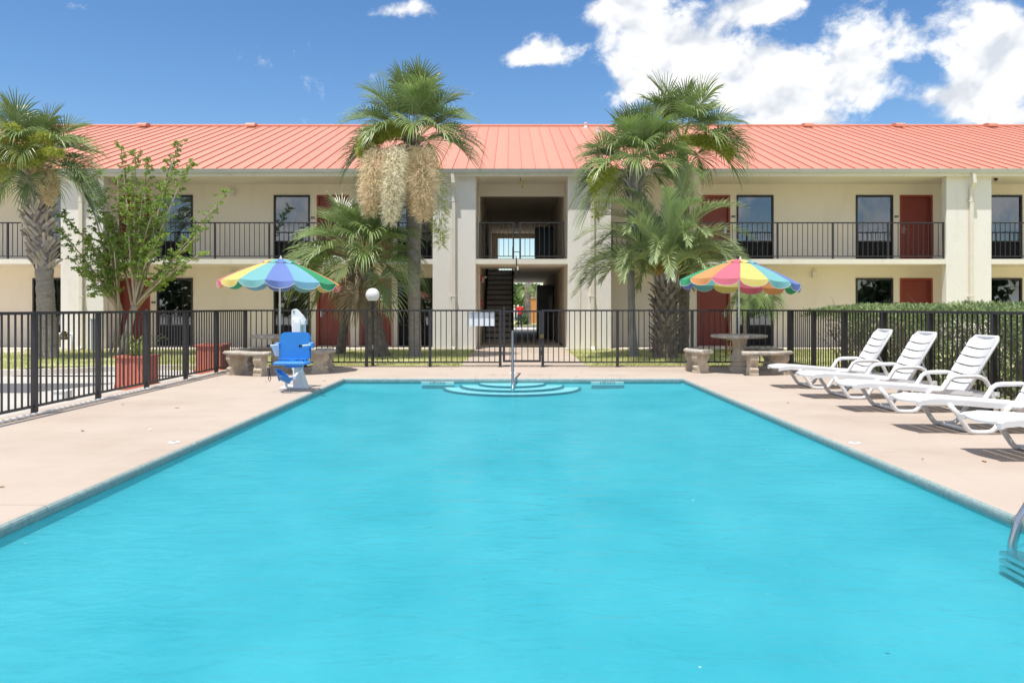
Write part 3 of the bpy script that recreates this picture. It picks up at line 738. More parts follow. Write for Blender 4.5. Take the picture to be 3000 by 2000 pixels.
for px, py in ((1716, 374), (1752, 396)):
    yv = RY - 0.6 if py < 380 else RY - 2.0; zv = RZ - (RY - yv) * math.tan(ang); x = PX(px, yv)
    MB().lathe([(0.11, -0.08), (0.11, 0.02), (0.05, 0.06), (0.045, 0.17), (0.07, 0.18), (0.07, 0.22), (0, 0.23)], 10, (x, yv, zv)).build('plumbing_vent', 'pvc', roof)
MB().add([(-BX, DF, 5.05), (-BX, DB, 5.05), (-BX, RY, RZ-0.1)], [(0,1,2)]).add([(BX, DF, 5.05), (BX, DB, 5.05), (BX, RY, RZ-0.1)], [(0,1,2)]).box(-BX, -BX+0.1, DW, DB, 0, 5.1).box(BX-0.1, BX, DW, DB, 0, 5.1).build('gable', 'stucco', motel)
# ---- doors and windows
def door(px0, px1, z0, lock):
    xa, xb = XW(px0), XW(px1); zt = 2.105 + (z0 - 0.05 if z0 > 1 else 0) if z0 < 1 else 4.725
    zt = 2.155 if z0 < 1 else 4.725
    d = MB().box(xa + 0.055, xb - 0.055, DW + 0.065, DW + 0.11, z0 + 0.012, zt - 0.055).build('door', 'door_red', motel)
    fr = MB()
    fr.box(xa + 0.001, xa + 0.06, DW - 0.02, DW + 0.12, z0, zt - 0.001).box(xb - 0.06, xb - 0.001, DW - 0.02, DW + 0.12, z0, zt - 0.001).box(xa + 0.0601, xb - 0.0601, DW - 0.02, DW + 0.12, zt - 0.06, zt - 0.001)
    fr.build('door_frame', 'door_frame', d)
    MB().box(xa + 0.062, xb - 0.062, DW - 0.03, DW + 0.1, z0 - 0.002, z0 + 0.012).build('threshold', 'chrome_dull', d)
    hx = xa + 0.135 if lock == 'l' else xb - 0.135
    s_ = 1 if lock == 'l' else -1
    lk = MB().box(hx - 0.035, hx + 0.035, DW + 0.045, DW + 0.0649, z0 + 0.90, z0 + 1.14)
    lk.cur = 1; lk.box(hx - 0.034, hx + 0.034, DW + 0.035, DW + 0.0449, z0 + 1.08, z0 + 1.139); lk.cur = 0
    lk.tube([(hx, DW + 0.05, z0 + 1.01), (hx, DW - 0.005, z0 + 1.01), (hx + 0.13 * s_, DW - 0.005, z0 + 1.01)], 0.011, 6)
    lk.build('door_lock', ['chrome_dull', 'box_grey'], d)
    ex = xb - 0.075 if lock == 'l' else xa + 0.075
    MB().box(ex - 0.006, ex + 0.006, DW + 0.06, DW + 0.0648, z0 + 0.02, zt - 0.06).build('weatherstrip', 'chrome_dull', d)
def curtain_mesh(xa, xb, y, z0, z1, folds, mname, parent):
    c = MB(); n = folds * 6
    top = [(xa + (xb-xa)*i/n, y + 0.03*math.sin(i/6*2*math.pi + 0.6*math.sin(i*0.37)), z1) for i in range(n+1)]
    for i in range(n):
        a, b = top[i], top[i+1]
        c.quad((a[0], a[1], z0), (b[0], b[1], z0), b, a)
    return c.build('curtain', mname, parent, smooth=True)
def window(px0, px1, z0, cur):
    xa, xb = XW(px0), XW(px1); zt = 2.155 if z0 < 1 else 4.725; zg = z0 + 0.62
    w = MB()
    f = 0.05
    w.box(xa + 0.001, xa + f, DW - 0.03, DW + 0.08, z0 + 0.002, zt - 0.001).box(xb - f, xb - 0.001, DW - 0.03, DW + 0.08, z0 + 0.002, zt - 0.001)
    w.box(xa + f + 0.0001, xb - f - 0.0001, DW - 0.03, DW + 0.08, zt - 0.06, zt - 0.001).box(xa + f + 0.0001, xb - f - 0.0001, DW - 0.03, DW + 0.08, zg, zg + 0.035).box(xa + f + 0.0001, xb - f - 0.0001, DW - 0.03, DW + 0.08, z0 + 0.002, z0 + 0.035)
    wo_ = w.build('window', 'bronze', motel)
    MB().box(xa + f - 0.005, xb - f + 0.005, DW + 0.02, DW + 0.026, zg + 0.03, zt - 0.055).build('pane', 'window_glass', wo_)
    gr = MB().box(xa + f, xb - f, DW + 0.045, DW + 0.06, z0 + 0.03, zg + 0.002)
    n = 17
    for i in range(n):
        z = z0 + 0.05 + (zg - z0 - 0.07) * i / (n - 1)
        gr.add([(xa+f, DW+0.0, z), (xb-f, DW+0.0, z), (xb-f, DW+0.04, z+0.018), (xa+f, DW+0.04, z+0.018)], [(0,1,2,3)])
    gr.build('air_grille', 'grille', wo_)
    W_ = xb - xa
    for (a, b, mname) in cur:
        curtain_mesh(xa + W_*a, xb - W_*(1-b), DW + 0.13, z0 + 0.1, zt, max(2, int((b-a)*9)), mname, wo_)
CUR_UP = {460: [(0.93, 0.99, 'curtain_grey')], 802: [(0.02, 0.98, 'curtain_grey')], 2158: [(0.02, 0.98, 'curtain_grey')], 2507: [(0.02, 0.98, 'curtain_grey')], 2880: [(0.02, 0.98, 'curtain_grey')], 96: [(0.4, 0.98, 'curtain_grey')]}
CUR_LO = {460: [(0.64, 0.98, 'curtain')], 802: [(0.04, 0.97, 'curtain')], 1165: [(0.5, 0.98, 'curtain')], 2158: [(0.02, 0.3, 'curtain')], 2507: [], 2880: [(0.72, 0.98, 'curtain')], 96: [(0.02, 0.4, 'curtain'), (0.6, 0.98, 'curtain')]}
for (a, b, k, s) in UNITS:
    if k == 'd':
        door(a, b, 0.052, s); door(a, b, ZF2, s)
    else:
        window(a, b, 0.052, CUR_LO.get(a, [(0.6, 0.98, 'curtain')])); window(a, b, ZF2, CUR_UP.get(a, [(0.05, 0.95, 'curtain_grey')]))
# room number plaques and wall lamps
for px, z in [(450, 1.40), (450, 4.0), (917, 1.40), (917, 4.02), (1156, 1.40), (1156, 4.02), (2148, 1.40), (2148, 4.06), (2626, 1.37), (2626, 4.06), (331, 4.02)]:
    x = XW(px)
    p = MB().box(x - 0.063, x + 0.063, DW - 0.012, DW - 0.0005, z - 0.033, z + 0.033).build('room_plaque', 'plaque', motel)
for px, z in ((682, 4.82), (682, 2.27), (2385, 2.28)):
    x = XW(px)
    MB().box(x - 0.07, x + 0.07, DW - 0.10, DW - 0.0005, z - 0.11, z + 0.09).build('wall_lamp', 'lampglass', motel)
# ---- balcony railings
picket = MB().box(-0.008, 0.008, -0.008, 0.008, 0, 0.98).mesh('picket', 'iron')
rpost = MB().box(-0.024, 0.024, -0.024, 0.024, 0, 1.06).mesh('post', 'iron')
def railing(x0, x1, posts, y, z0, pk=0.149):
    r = MB().box(x0, x1, y - 0.022, y + 0.022, z0 + 1.04, z0 + 1.075).box(x0, x1, y - 0.013, y + 0.013, z0 + 0.07, z0 + 0.095).build('balcony_railing', 'iron', motel)
    for p in posts: wput('post', rpost, r, (p, y, z0 - 0.004))
    ps = sorted(posts)
    for a, b in zip(ps[:-1], ps[1:]):
        n = max(1, round((b - a) / pk))
        for i in range(1, n): wput('picket', picket, r, (a + (b-a)*i/n, y, z0 + 0.08))
    return r
YR = DF + 0.10
def bay(xa, xb, first=None):
    n = max(1, round((xb - xa) / 1.575)); return [xa + 0.03 + (xb - xa - 0.06) * i / n for i in range(n + 1)]
for a, b in ((-780, 178), (304, 1267.6), (1790.6, 2772), (2904.6, 3780)):
    railing(XF(a), XF(b), bay(XF(a), XF(b)), YR, ZF2)
railing(XF(1403), XF(1507), [XF(1405), XF(1504)], YR, ZF2)
railing(XF(1521), XF(1655), [XF(1524), XF(1652)], YR, ZF2)
gl = MB().box(XF(1505), XF(1523), YR - 0.012, YR + 0.012, ZF2 + 0.80, ZF2 + 0.83).box(XF(1505), XF(1523), YR - 0.012, YR + 0.012, ZF2 + 0.2, ZF2 + 0.22).build('rail_link', 'iron', motel)
# far railing of the upper passage
railing(-0.65, 1.25, [-0.62, 0.3, 1.22], DB - 0.3, ZF2)
# ---- stairs rising away from the court
st = MB().box(OPL + 0.06, OPL + 0.10, 27.1, 27.2, 0.05, 0.1).build('staircase', 'iron', motel)
NS = 14; y0s, y1s = 27.05, 30.55; xl, xr = OPL + 0.10, 0.05
for i in range(NS):
    y = y0s + (y1s - y0s) * i / NS; z = 0.05 + (ZF2 - 0.05) * i / NS; zn_ = 0.05 + (ZF2 - 0.05) * (i + 1) / NS
    s_ = MB().box(xl, xr, y, y + 0.03, z, zn_ - 0.045).box(xl, xr, y - 0.03, y + 0.28, zn_ - 0.045, zn_)
    so_ = s_.build('step', 'stair_carpet', st)
    MB().box(xl, xr, y - 0.034, y - 0.0301, zn_ - 0.05, zn_ + 0.002).build('nosing', 'bronze', so_)
for x in (OPL + 0.07, 0.08):
    MB().add([(x-0.03, y0s-0.08, 0.05), (x+0.03, y0s-0.08, 0.05), (x+0.03, y0s-0.08, 0.30), (x-0.03, y0s-0.08, 0.30), (x-0.03, y1s, ZF2-0.18), (x+0.03, y1s, ZF2-0.18), (x+0.03, y1s, ZF2+0.08), (x-0.03, y1s, ZF2+0.08)],
             [(0,1,2,3),(4,7,6,5),(0,4,5,1),(1,5,6,2),(2,6,7,3),(3,7,4,0)]).build('stringer', 'iron', st)
    MB().tube([(x, y0s, 0.95), (x, y1s, ZF2 + 0.9)], 0.02, 6).build('handrail', 'iron', st)
# ---- passage fittings
mb = MB().box(1.01, 1.65, 30.6, 31.5, 0.05, 2.10); mb.cur = 1; mb.box(1.06, 1.60, 30.59, 30.5995, 0.75, 1.95)
v = thing('vending_machine', 'dark vending machine standing in the ground-floor passage', 'vending machine', (1.33, 31, 0.05))
MB().bbox(1.01, 1.65, 30.6, 31.5, 0.05, 2.10, 0.02).build('cabinet', 'vend_dark', v)
MB().box(1.06, 1.42, 30.585, 30.599, 0.75, 1.95).build('front_panel', 'vend_dark', v); MB().box(1.46, 1.60, 30.585, 30.599, 1.1, 1.7).build('coin_panel', 'box_grey', v)
v = thing('vending_machine', 'teal vending machine standing in the upper passage behind the railing', 'vending machine', (1.33, 31, ZF2))
MB().bbox(0.94, 1.64, 30.6, 31.4, ZF2, 4.33, 0.02).build('cabinet', 'vend_teal', v)
MB().box(0.99, 1.42, 30.585, 30.599, 3.3, 4.2).build('front_panel', 'vend_teal', v); MB().box(1.20, 1.50, 30.575, 30.584, 3.05, 3.25).build('delivery_flap', 'box_grey', v)
e = thing('emergency_light', 'white twin-head emergency light on the left passage wall', 'emergency light', (OPL + 0.05, 26.2, 2.0))
MB().box(OPL + 0.001, OPL + 0.09, 26.0, 26.35, 2.05, 2.2).build('housing', 'pvc', e); MB().lathe([(0.05, 0), (0.06, 0.06), (0, 0.065)], 10, (OPL + 0.12, 26.05, 2.2)).build('lamp_head', 'pvc', e)
MB().lathe([(0.05, 0), (0.06, 0.06), (0, 0.065)], 10, (OPL + 0.12, 26.3, 2.2)).build('lamp_head', 'pvc', e)
e = thing('fire_alarm', 'red fire alarm horn box beside the emergency light', 'fire alarm', (OPL, 25.3, 2.0))
MB().box(OPL + 0.001, OPL + 0.05, 25.2, 25.36, 2.06, 2.26).build('box', 'alarm_red', e); MB().box(OPL + 0.05, OPL + 0.06, 25.24, 25.32, 2.1, 2.2).build('strobe', 'pvc', e)
e = thing('fire_alarm', 'red fire alarm pull station low on the left passage wall', 'fire alarm', (OPL, 25.3, 1.2))
MB().box(OPL + 0.001, OPL + 0.05, 25.2, 25.34, 1.28, 1.48).build('box', 'alarm_red', e); MB().box(OPL + 0.05, OPL + 0.058, 25.23, 25.31, 1.33, 1.39).build('pull_handle', 'pvc', e)
# hanging cable over the slab edge and tag under the soffit
cb = thing('hanging_cable', 'dark cable hanging over the middle of the balcony slab edge', 'cable', (XF(1513), DF - 0.03, 2.3))
MB().tube([(XF(1512), DF - 0.02, 2.75), (XF(1513), DF - 0.025, 2.5), (XF(1517), DF + 0.05, 2.38), (XF(1516), DF + 0.4, 2.44), (XF(1521), DF + 0.9, 2.3)], 0.014, 6).build('cord', 'iron', cb)
MB().tube([(XF(1517), DF - 0.005, 2.44), (XF(1517), DF - 0.005, 2.33)], 0.022, 8).build('connector', 'pvc', cb)
hg = thing('hanging_tag', 'yellow strip hanging under the soffit above the middle passage', 'tag', (XF(1527), DF + 0.2, ZC))
MB().tube([(XF(1525), DF + 0.2, ZC), (XF(1526), DF + 0.2, ZC - 0.12)], 0.012, 6).build('hook', 'iron', hg); MB().box(XF(1528), XF(1533), DF + 0.19, DF + 0.21, ZC - 0.32, ZC - 0.09).build('strip', 'yellow_cable', hg)
sc = thing('security_camera', 'small dark dome camera under the right-hand soffit', 'camera', (XF(2936), DF + 0.3, ZC))
MB().lathe([(0.06, 0.0), (0.06, -0.03), (0.045, -0.07), (0.02, -0.09), (0, -0.095)], 10, (XF(2936), DF + 0.3, ZC)).build('dome', 'vend_dark', sc); MB().box(XF(2936) - 0.07, XF(2936) + 0.07, DF + 0.23, DF + 0.37, ZC - 0.012, ZC - 0.001).build('mount', 'pvc', sc)
# ================================================================== fences
fpk = MB().box(-0.0085, 0.0085, -0.0085, 0.0085, 0.09, 1.185).mesh('picket', 'iron')
fps = MB().box(-0.029, 0.029, -0.029, 0.029, -0.02, 1.185).mesh('post', 'iron')
fft = MB().box(-0.05, 0.05, -0.05, 0.05, 0.0, 0.008).mesh('foot_plate', 'iron')
def fence(label, axis, fixed, posts, ends=True, group=None):
    a, b = min(posts), max(posts); mid = (a + b) / 2
    t = thing('iron_fence', label, 'fence', (fixed, mid, 0) if axis == 'y' else (mid, fixed, 0), group='fence round the pool')
    def P(q, z=0.0): return (fixed, q, z) if axis == 'y' else (q, fixed, z)
    def rail(w, z0, z1, nm):
        m_ = MB()
        if axis == 'y': m_.bbox(fixed - w, fixed + w, a - 0.03, b + 0.03, z0, z1, 0.006)
        else: m_.bbox(a - 0.03, b + 0.03, fixed - w, fixed + w, z0, z1, 0.006)
        m_.build(nm, 'iron', t)
    rail(0.027, 1.165, 1.20, 'top_rail'); rail(0.014, 0.085, 0.115, 'bottom_rail')
    ps = sorted(posts)
    for q in ps:
        wput('post', fps, t, P(q)); wput('foot_plate', fft, t, P(q))
    for q0, q1 in zip(ps[:-1], ps[1:]):
        n = round((q1 - q0) / 0.1156)
        for i in range(1, n): wput('picket', fpk, t, P(q0 + (q1 - q0) * i / n))
    return t
lp = [16.72, 15.06, 13.64, 12.18, 10.75, 9.31, 7.87, 6.43, 4.99, 3.55]
fence('long black iron fence running along the left edge of the deck', 'y', FXL, lp)
rp = [16.72, 15.5, 14.07, 12.6, 11.2, 9.72, 8.27, 6.82, 5.37, 3.92]
fence('black iron fence behind the white loungers, in front of the hedge', 'y', FXR, rp)
S2 = F / FYB
fence('black iron fence across the far deck, left of the gate', 'x', FYB, [PX(x, FYB) for x in (711 + 8, 894, 1074, 1260, 1465.5)])
fence('black iron fence across the far deck, right of the gate', 'x', FYB, [PX(x, FYB) for x in (1590, 1809, 2027.5, 2192, 2311)])
gt = thing('iron_gate', 'closed black iron gate in the middle of the far fence', 'gate', (PX(1528, FYB), FYB, 0))
xa, xb = PX(1473, FYB), PX(1585, FYB)
g = MB().box(xa, xa + 0.05, FYB - 0.02, FYB + 0.02, 0.10, 1.24).box(xb - 0.045, xb, FYB - 0.02, FYB + 0.02, 0.10, 1.18).box(xa + 0.0501, xb - 0.0451, FYB - 0.02, FYB + 0.02, 0.10, 0.145).box(xa + 0.0501, xb - 0.0451, FYB - 0.02, FYB + 0.02, 1.15, 1.185)
g.build('gate_frame', 'iron', gt)
gpk = MB().box(-0.0085, 0.0085, -0.0085, 0.0085, 0.1455, 1.1495).mesh('picket', 'iron')
for i in range(1, 6): wput('picket', gpk, gt, (xa + 0.025 + (xb - xa - 0.05) * i / 6, FYB, 0))
MB().box(xb - 0.03, xb + 0.05, FYB - 0.05, FYB - 0.021, 0.60, 0.69).build('latch', 'brass', gt)
for z in (0.25, 0.95): MB().tube([(xb + 0.012, FYB - 0.02, z), (xb + 0.012, FYB - 0.02, z + 0.1)], 0.014, 6).build('hinge', 'iron', gt)
MB().tube([(xa + 0.025, FYB, 1.24), (xa + 0.025, FYB, 1.27)], [0.02, 0.012], 6).build('post_cap', 'iron', gt)
sg = thing('fence_sign', 'blank white back of a sign hung on the far fence left of the gate', 'sign', (PX(1410, FYB), FYB + 0.02, 0.85))
sx0, sx1 = PX(1372, FYB), PX(1449, FYB)
MB().bbox(sx0, sx1, FYB + 0.014, FYB + 0.020, PZ(955, FYB), PZ(914, FYB), 0.001).build('panel', 'sign_back', sg)
for x in (sx0 + 0.06, sx1 - 0.06): MB().tube([(x, FYB + 0.010, PZ(918, FYB)), (x, FYB + 0.024, PZ(918, FYB))], 0.008, 6).build('cable_tie', 'iron', sg)
# white pipe along the foot of the left fence
pp = thing('pvc_pipe', 'white plastic pipe lying along the foot of the left fence', 'pipe', (FXL + 0.09, 10, 0))
MB().tube([(FXL + 0.075, 3.5, 0.025), (FXL + 0.08, 7, 0.022), (FXL + 0.07, 12.2, 0.022), (FXL + 0.06, 16.6, 0.022)], 0.016, 8).build('tube', 'pvc', pp, smooth=True)
for y in (8.9, 12.0): MB().tube([(FXL + 0.077, y, 0.023), (FXL + 0.077, y + 0.09, 0.023)], 0.022, 8).build('coupling', 'pvc', pp)

# ================================================================== lamp post
lx, ly = PX(1091.7, 17.0), 17.0
lp_ = thing('globe_lamp', 'white globe lamp on a dark post behind the far fence', 'lamp post', (lx, ly, 0))
MB().lathe([(0.034, 0.0), (0.034, 1.36), (0.05, 1.365), (0.055, 1.40), (0.0, 1.40)], 12, (lx, ly, 0)).build('post', 'iron', lp_)
gl_ = MB(); prof = [(0.148 * math.sin(R(a)), 1.51 - 0.148 * math.cos(R(a))) for a in range(35, 181, 8)]
gl_.lathe(prof, 28, (lx, ly, 0)); gl_.build('globe', 'globe', lp_, smooth=True)
MB().box(lx - 0.02, lx + 0.02, ly - 0.05, ly - 0.0345, 0.36, 0.45).build('access_cover', 'pvc', lp_)
MB().lathe([(0.07, 0.0), (0.07, 0.02), (0, 0.02)], 12, (lx, ly, 0)).build('base_plate', 'iron', lp_)

# ================================================================== stone table sets
def table(label, X, Y):
    t = thing('stone_table', label, 'table', (X, Y, 0))
    top = MB(); n = 40
    prof = [(0.0, 0.652), (0.44, 0.652), (0.50, 0.658), (0.522, 0.672), (0.53, 0.69), (0.522, 0.708), (0.50, 0.718), (0.44, 0.722), (0.0, 0.722)]
    top.lathe(prof, n); to = put('table_top', top.mesh('table_top', 'stone_top', True), t)
    orn = MB()
    for k in range(34):
        a = 2 * math.pi * k / 34
        c = Vector((math.cos(a), math.sin(a), 0)); u = Vector((-math.sin(a), math.cos(a), 0))
        for (r_, h_) in ((0.026, 0.004), (0.010, 0.009)):
            ring = [c * (0.530 + (0 if q else 0.0)) + (u * math.cos(2*math.pi*q/8) + Vector((0, 0, 1)) * math.sin(2*math.pi*q/8)) * r_ + Vector((0, 0, 0.69)) for q in range(8)]
            b = [p - c * 0.012 for p in ring]; f_ = [p + c * h_ * 1.3 - (p - c*0.53 - Vector((0,0,0.69))) * 0.25 for p in ring]
            orn.add(b + f_, [tuple(range(8, 16))] + [(i, (i+1) % 8, 8 + (i+1) % 8, 8 + i) for i in range(8)])
    put('rim_ornament', orn.mesh('rim_ornament', 'stone_top'), to)
    ped = MB()
    ped.lathe([(0.20, 0.0), (0.20, 0.075), (0.185, 0.085), (0.185, 0.10)], 8)
    ped.lathe([(0.165, 0.1001), (0.17, 0.115), (0.175, 0.13), (0.165, 0.145), (0.145, 0.15), (0.15, 0.175), (0.14, 0.19), (0.165, 0.215), (0.168, 0.25), (0.135, 0.32), (0.098, 0.40), (0.085, 0.46), (0.088, 0.52), (0.11, 0.575), (0.165, 0.625), (0.18, 0.6515)], 24)
    po = put('pedestal', ped.mesh('pedestal', 'stone', False), t)
    fl = MB()
    for k in range(8):
        a = 2*math.pi*k/8
        path = [(r_*math.cos(a), r_*math.sin(a), z) for (r_, z) in ((0.170, 0.25), (0.137, 0.32), (0.100, 0.40), (0.087, 0.46), (0.092, 0.53), (0.118, 0.58), (0.162, 0.625))]
        fl.tube(path, 0.013, 6)
    put('fluting', fl.mesh('fluting', 'stone', True), po)
    return t
def bench(label, X, Y, ang, grp):
    t = thing('curved_bench', label, 'bench', (X, Y, 0), 0, grp)
    span = R(33); r0, r1 = 0.72, 1.05
    seat = MB(); n = 18
    prof = [(r0 + 0.03, 0.372), (r1 - 0.03, 0.372), (r1 - 0.006, 0.382), (r1 + 0.006, 0.405), (r1 - 0.002, 0.428), (r1 - 0.03, 0.44), (r0 + 0.03, 0.44), (r0 + 0.002, 0.428), (r0 - 0.006, 0.405), (r0 + 0.006, 0.382)]
    m_ = len(prof); vs = []
    for i in range(n + 1):
        a = ang - span + 2 * span * i / n
        e_ = 0.0
        for (r_, z) in prof:
            rr_ = r_
            if i in (0, n): rr_ = (r_ - (r0+r1)/2) * 0.93 + (r0+r1)/2
            vs.append((rr_ * math.cos(a), rr_ * math.sin(a), z))
    fs = []
    for i in range(n):
        for k in range(m_):
            k2 = (k+1) % m_
            fs.append((i*m_+k, i*m_+k2, (i+1)*m_+k2, (i+1)*m_+k))
    fs.append(tuple(range(m_))); fs.append(tuple(reversed(range(n*m_, (n+1)*m_))))
    seat.add(vs, fs)
    # beading on the seat edges
    beads = []
    for (rad, sgn) in ((r1 + 0.004, 1), (r0 - 0.004, -1)):
        bead = MB(); cnt = 26 if sgn > 0 else 18
        for k in range(cnt):
            a = ang - span * 0.96 + 2 * span * 0.96 * k / (cnt - 1)
            c = Vector((rad * math.cos(a), rad * math.sin(a), 0.405))
            u = Vector((-math.sin(a), math.cos(a), 0)); o_ = Vector((math.cos(a), math.sin(a), 0)) * sgn
            ring = [c + (u * math.cos(q*math.pi/3) * 0.019 + Vector((0, 0, 1)) * math.sin(q*math.pi/3) * 0.022) for q in range(6)]
            bead.add(ring + [c + o_ * 0.010], [(i, (i+1) % 6, 6) for i in range(6)])
        beads.append(bead)
    so = put('seat', seat.mesh('seat', 'stone_top', False), t)
    for bead in beads: put('beading', bead.mesh('beading', 'stone_top', True), so)
    half = [(0.145, 0.0), (0.145, 0.05), (0.118, 0.056), (0.118, 0.075), (0.135, 0.10), (0.130, 0.125), (0.105, 0.145), (0.090, 0.18), (0.098, 0.215), (0.128, 0.25), (0.148, 0.285), (0.150, 0.315), (0.138, 0.34), (0.145, 0.35), (0.145, 0.3715)]
    out = half + [(-p[0], p[1]) for p in reversed(half)]
    for s_ in (-1, 1):
        a = ang + s_ * span * 0.62
        lg = MB(); lg.extrude(out, 'y', -0.075, 0.075)
        for y in (-0.075, 0.075):
            for cx in (-0.082, 0.082):
                # volute relief
                sp = []
                for q in range(22):
                    th = q * 0.42; rad = 0.046 * (1 - q / 24)
                    sp.append((cx + math.copysign(1, cx) * rad * math.cos(th), y, 0.285 + rad * math.sin(th)))
                lg.tube(sp, 0.0075, 5)
            lg.tube([(-0.06, y, 0.20), (-0.03, y, 0.14), (0, y, 0.10), (0.03, y, 0.14), (0.06, y, 0.20)], 0.009, 5)
        # scroll bands on the narrow sides
        for cx in (-1, 1):
            lg.tube([(cx * 0.125, yy, 0.118) for yy in (-0.06, 0.06)], 0.022, 8)
            for yy in (-0.04, -0.013, 0.013, 0.04):
                lg.tube([(cx*0.122, yy, 0.13), (cx*0.095, yy, 0.18), (cx*0.13, yy, 0.25), (cx*0.152, yy, 0.30)], 0.008, 5)
        put('leg', lg.mesh('leg', 'stone', False), t, (0.885 * math.cos(a), 0.885 * math.sin(a), 0), (0, 0, a))
    return t
def umbrella(label, X, Y, rot, tilt, ztop=2.19):
    t = thing('beach_umbrella', label, 'umbrella', (X, Y, 0.64), 0)
    n = 14; Rr = 1.13; H0 = ztop - 0.64
    def on(a, r_):
        # canopy surface height below the apex
        return H0 - 0.03 - 0.43 * (r_ / Rr) ** 1.45
    head = Matrix.Rotation(tilt[0], 4, 'X') @ Matrix.Rotation(tilt[1], 4, 'Y')
    piv = Vector((0, 0, H0 - 0.5))
    def T(p): return piv + (head @ (Vector(p) - piv))
    for k in range(n):
        a0 = rot + 2*math.pi*k/n; a1 = a0 + 2*math.pi/n; cn = UMB[k % 7][0]
        p = MB(); nr, na = 6, 4
        vs = []
        for i in range(nr + 1):
            r_ = 0.22 + (Rr - 0.22) * i / nr
            for j in range(na + 1):
                f = j / na; a = a0 + (a1 - a0) * f
                # straight chord between ribs, sagging a little
                ch = math.cos(math.pi/n) / math.cos((f - 0.5) * 2*math.pi/n)
                sag = 0.022 * (i / nr) * math.sin(math.pi * f)
                vs.append(T((r_ * ch * math.cos(a), r_ * ch * math.sin(a), on(a, r_) - sag)))
        fs = [(i*(na+1)+j, i*(na+1)+j+1, (i+1)*(na+1)+j+1, (i+1)*(na+1)+j) for i in range(nr) for j in range(na)]
        p.add(vs, fs)
        po = put('canopy_panel', p.mesh('canopy_panel', cn, True), t)
        v = MB(); e = []
        nj = 10; top = []; bot = []
        rrn = random.Random(k * 7 + int(X * 10))
        flare = rrn.uniform(-0.01, 0.03)
        for j in range(nj + 1):
            f = j / nj; a = a0 + (a1 - a0) * f; ch = math.cos(math.pi/n) / math.cos((f - 0.5) * 2*math.pi/n)
            sag = 0.022 * math.sin(math.pi * f)
            tp = (Rr * ch * math.cos(a), Rr * ch * math.sin(a), on(a, Rr) - sag - 0.001)
            g_ = 0.0035 if j in (0, nj) else 0.0
            d = 0.125 * min(1.0, math.sin(math.pi * min(max(f, 0.0), 1.0)) ** 0.30) if 0 < j < nj else 0.035
            q = 1 + flare * math.sin(f * 6.28 + k) + 0.012
            bp_ = (tp[0] * q, tp[1] * q, tp[2] - d - 0.0)
            top.append(T(tp)); bot.append(T(bp_))
        v.add(top + bot, [(j, j+1, nj+2+j, nj+1+j) for j in range(nj)])
        vo = put('valance', v.mesh('valance', cn, True), po)
        put('piping', MB().tube(bot, 0.0045, 5).mesh('piping', 'u_white'), po)
        c = MB()
        rim = [T((0.34 * math.cos(a0 + (a1-a0)*f), 0.34 * math.sin(a0 + (a1-a0)*f), on(0, 0.34) + 0.035 - 0.035 * math.sin(math.pi*f) * 1.0)) for f in (0, 0.2, 0.4, 0.6, 0.8, 1)]
        mid = [T((0.16 * math.cos(a0 + (a1-a0)*f), 0.16 * math.sin(a0 + (a1-a0)*f), on(0, 0.16) + 0.035)) for f in (0, 0.2, 0.4, 0.6, 0.8, 1)]
        apx = T((0, 0, H0 - 0.01))
        c.add(mid + rim + [apx], [(j, 6+j, 7+j, j+1) for j in range(5)] + [(j, j+1, 12) for j in range(5)])
        co = put('cap_panel', c.mesh('cap_panel', cn, True), t)
        put('piping', MB().tube(rim, 0.004, 4).mesh('piping', 'u_white'), co)
        rb = MB().tube([T((0.03*math.cos(a0), 0.03*math.sin(a0), H0 - 0.06)), T((0.6*math.cos(a0), 0.6*math.sin(a0), on(0, 0.6) - 0.012)), T((Rr*math.cos(a0), Rr*math.sin(a0), on(0, Rr) - 0.004))], 0.004, 4)
        put('rib', rb.mesh('rib', 'pvc'), t)
    put('pole', MB().tube([(0, 0, 0), (0, 0, 0.66), piv, T((0, 0, H0 - 0.03))], 0.0185, 10).mesh('pole', 'pvc', True), t)
    put('joint', MB().tube([(0, 0, 0.62), (0, 0, 0.68)], 0.024, 10).mesh('joint', 'pvc', True), t)
    put('finial', MB().lathe([(0.035, -0.02), (0.03, 0.0), (0.014, 0.03), (0.006, 0.055), (0, 0.06)], 10, tuple(T((0, 0, H0)))).mesh('finial', 'u_white', True), t)
    return t
TLX, TLY = PX(820, 15.4), 15.4
TRX, TRY = PX(2165, 15.55), 15.55
table('round stone table under the left rainbow umbrella, behind the pool lift', TLX, TLY)
table('round stone table under the right rainbow umbrella', TRX, TRY)
bench('curved stone bench at the left table, nearest the pool', TLX, TLY, R(243), 'curved stone benches')
bench('curved stone bench at the left table, in the fence corner', TLX, TLY, R(132), 'curved stone benches')
bench('curved stone bench at the left table, partly behind the blue lift seat', TLX, TLY, R(2), 'curved stone benches')
bench('curved stone bench at the right table, seen end-on on its left', TRX, TRY, R(181), 'curved stone benches')
bench('curved stone bench at the right table, nearest the pool', TRX, TRY, R(290), 'curved stone benches')
bench('curved stone bench at the right table, on the far side by the fence', TRX, TRY, R(52), 'curved stone benches')
umbrella('rainbow umbrella with a blue panel in front, over the left stone table', TLX, TLY, R(286) - 3.5 * 2*math.pi/14, (R(-1.0), R(1.8)))
umbrella('rainbow umbrella with pink and yellow panels in front, over the right stone table', TRX, TRY, R(255) - 1.0 * 2*math.pi/14, (R(-2.0), R(3.6)))

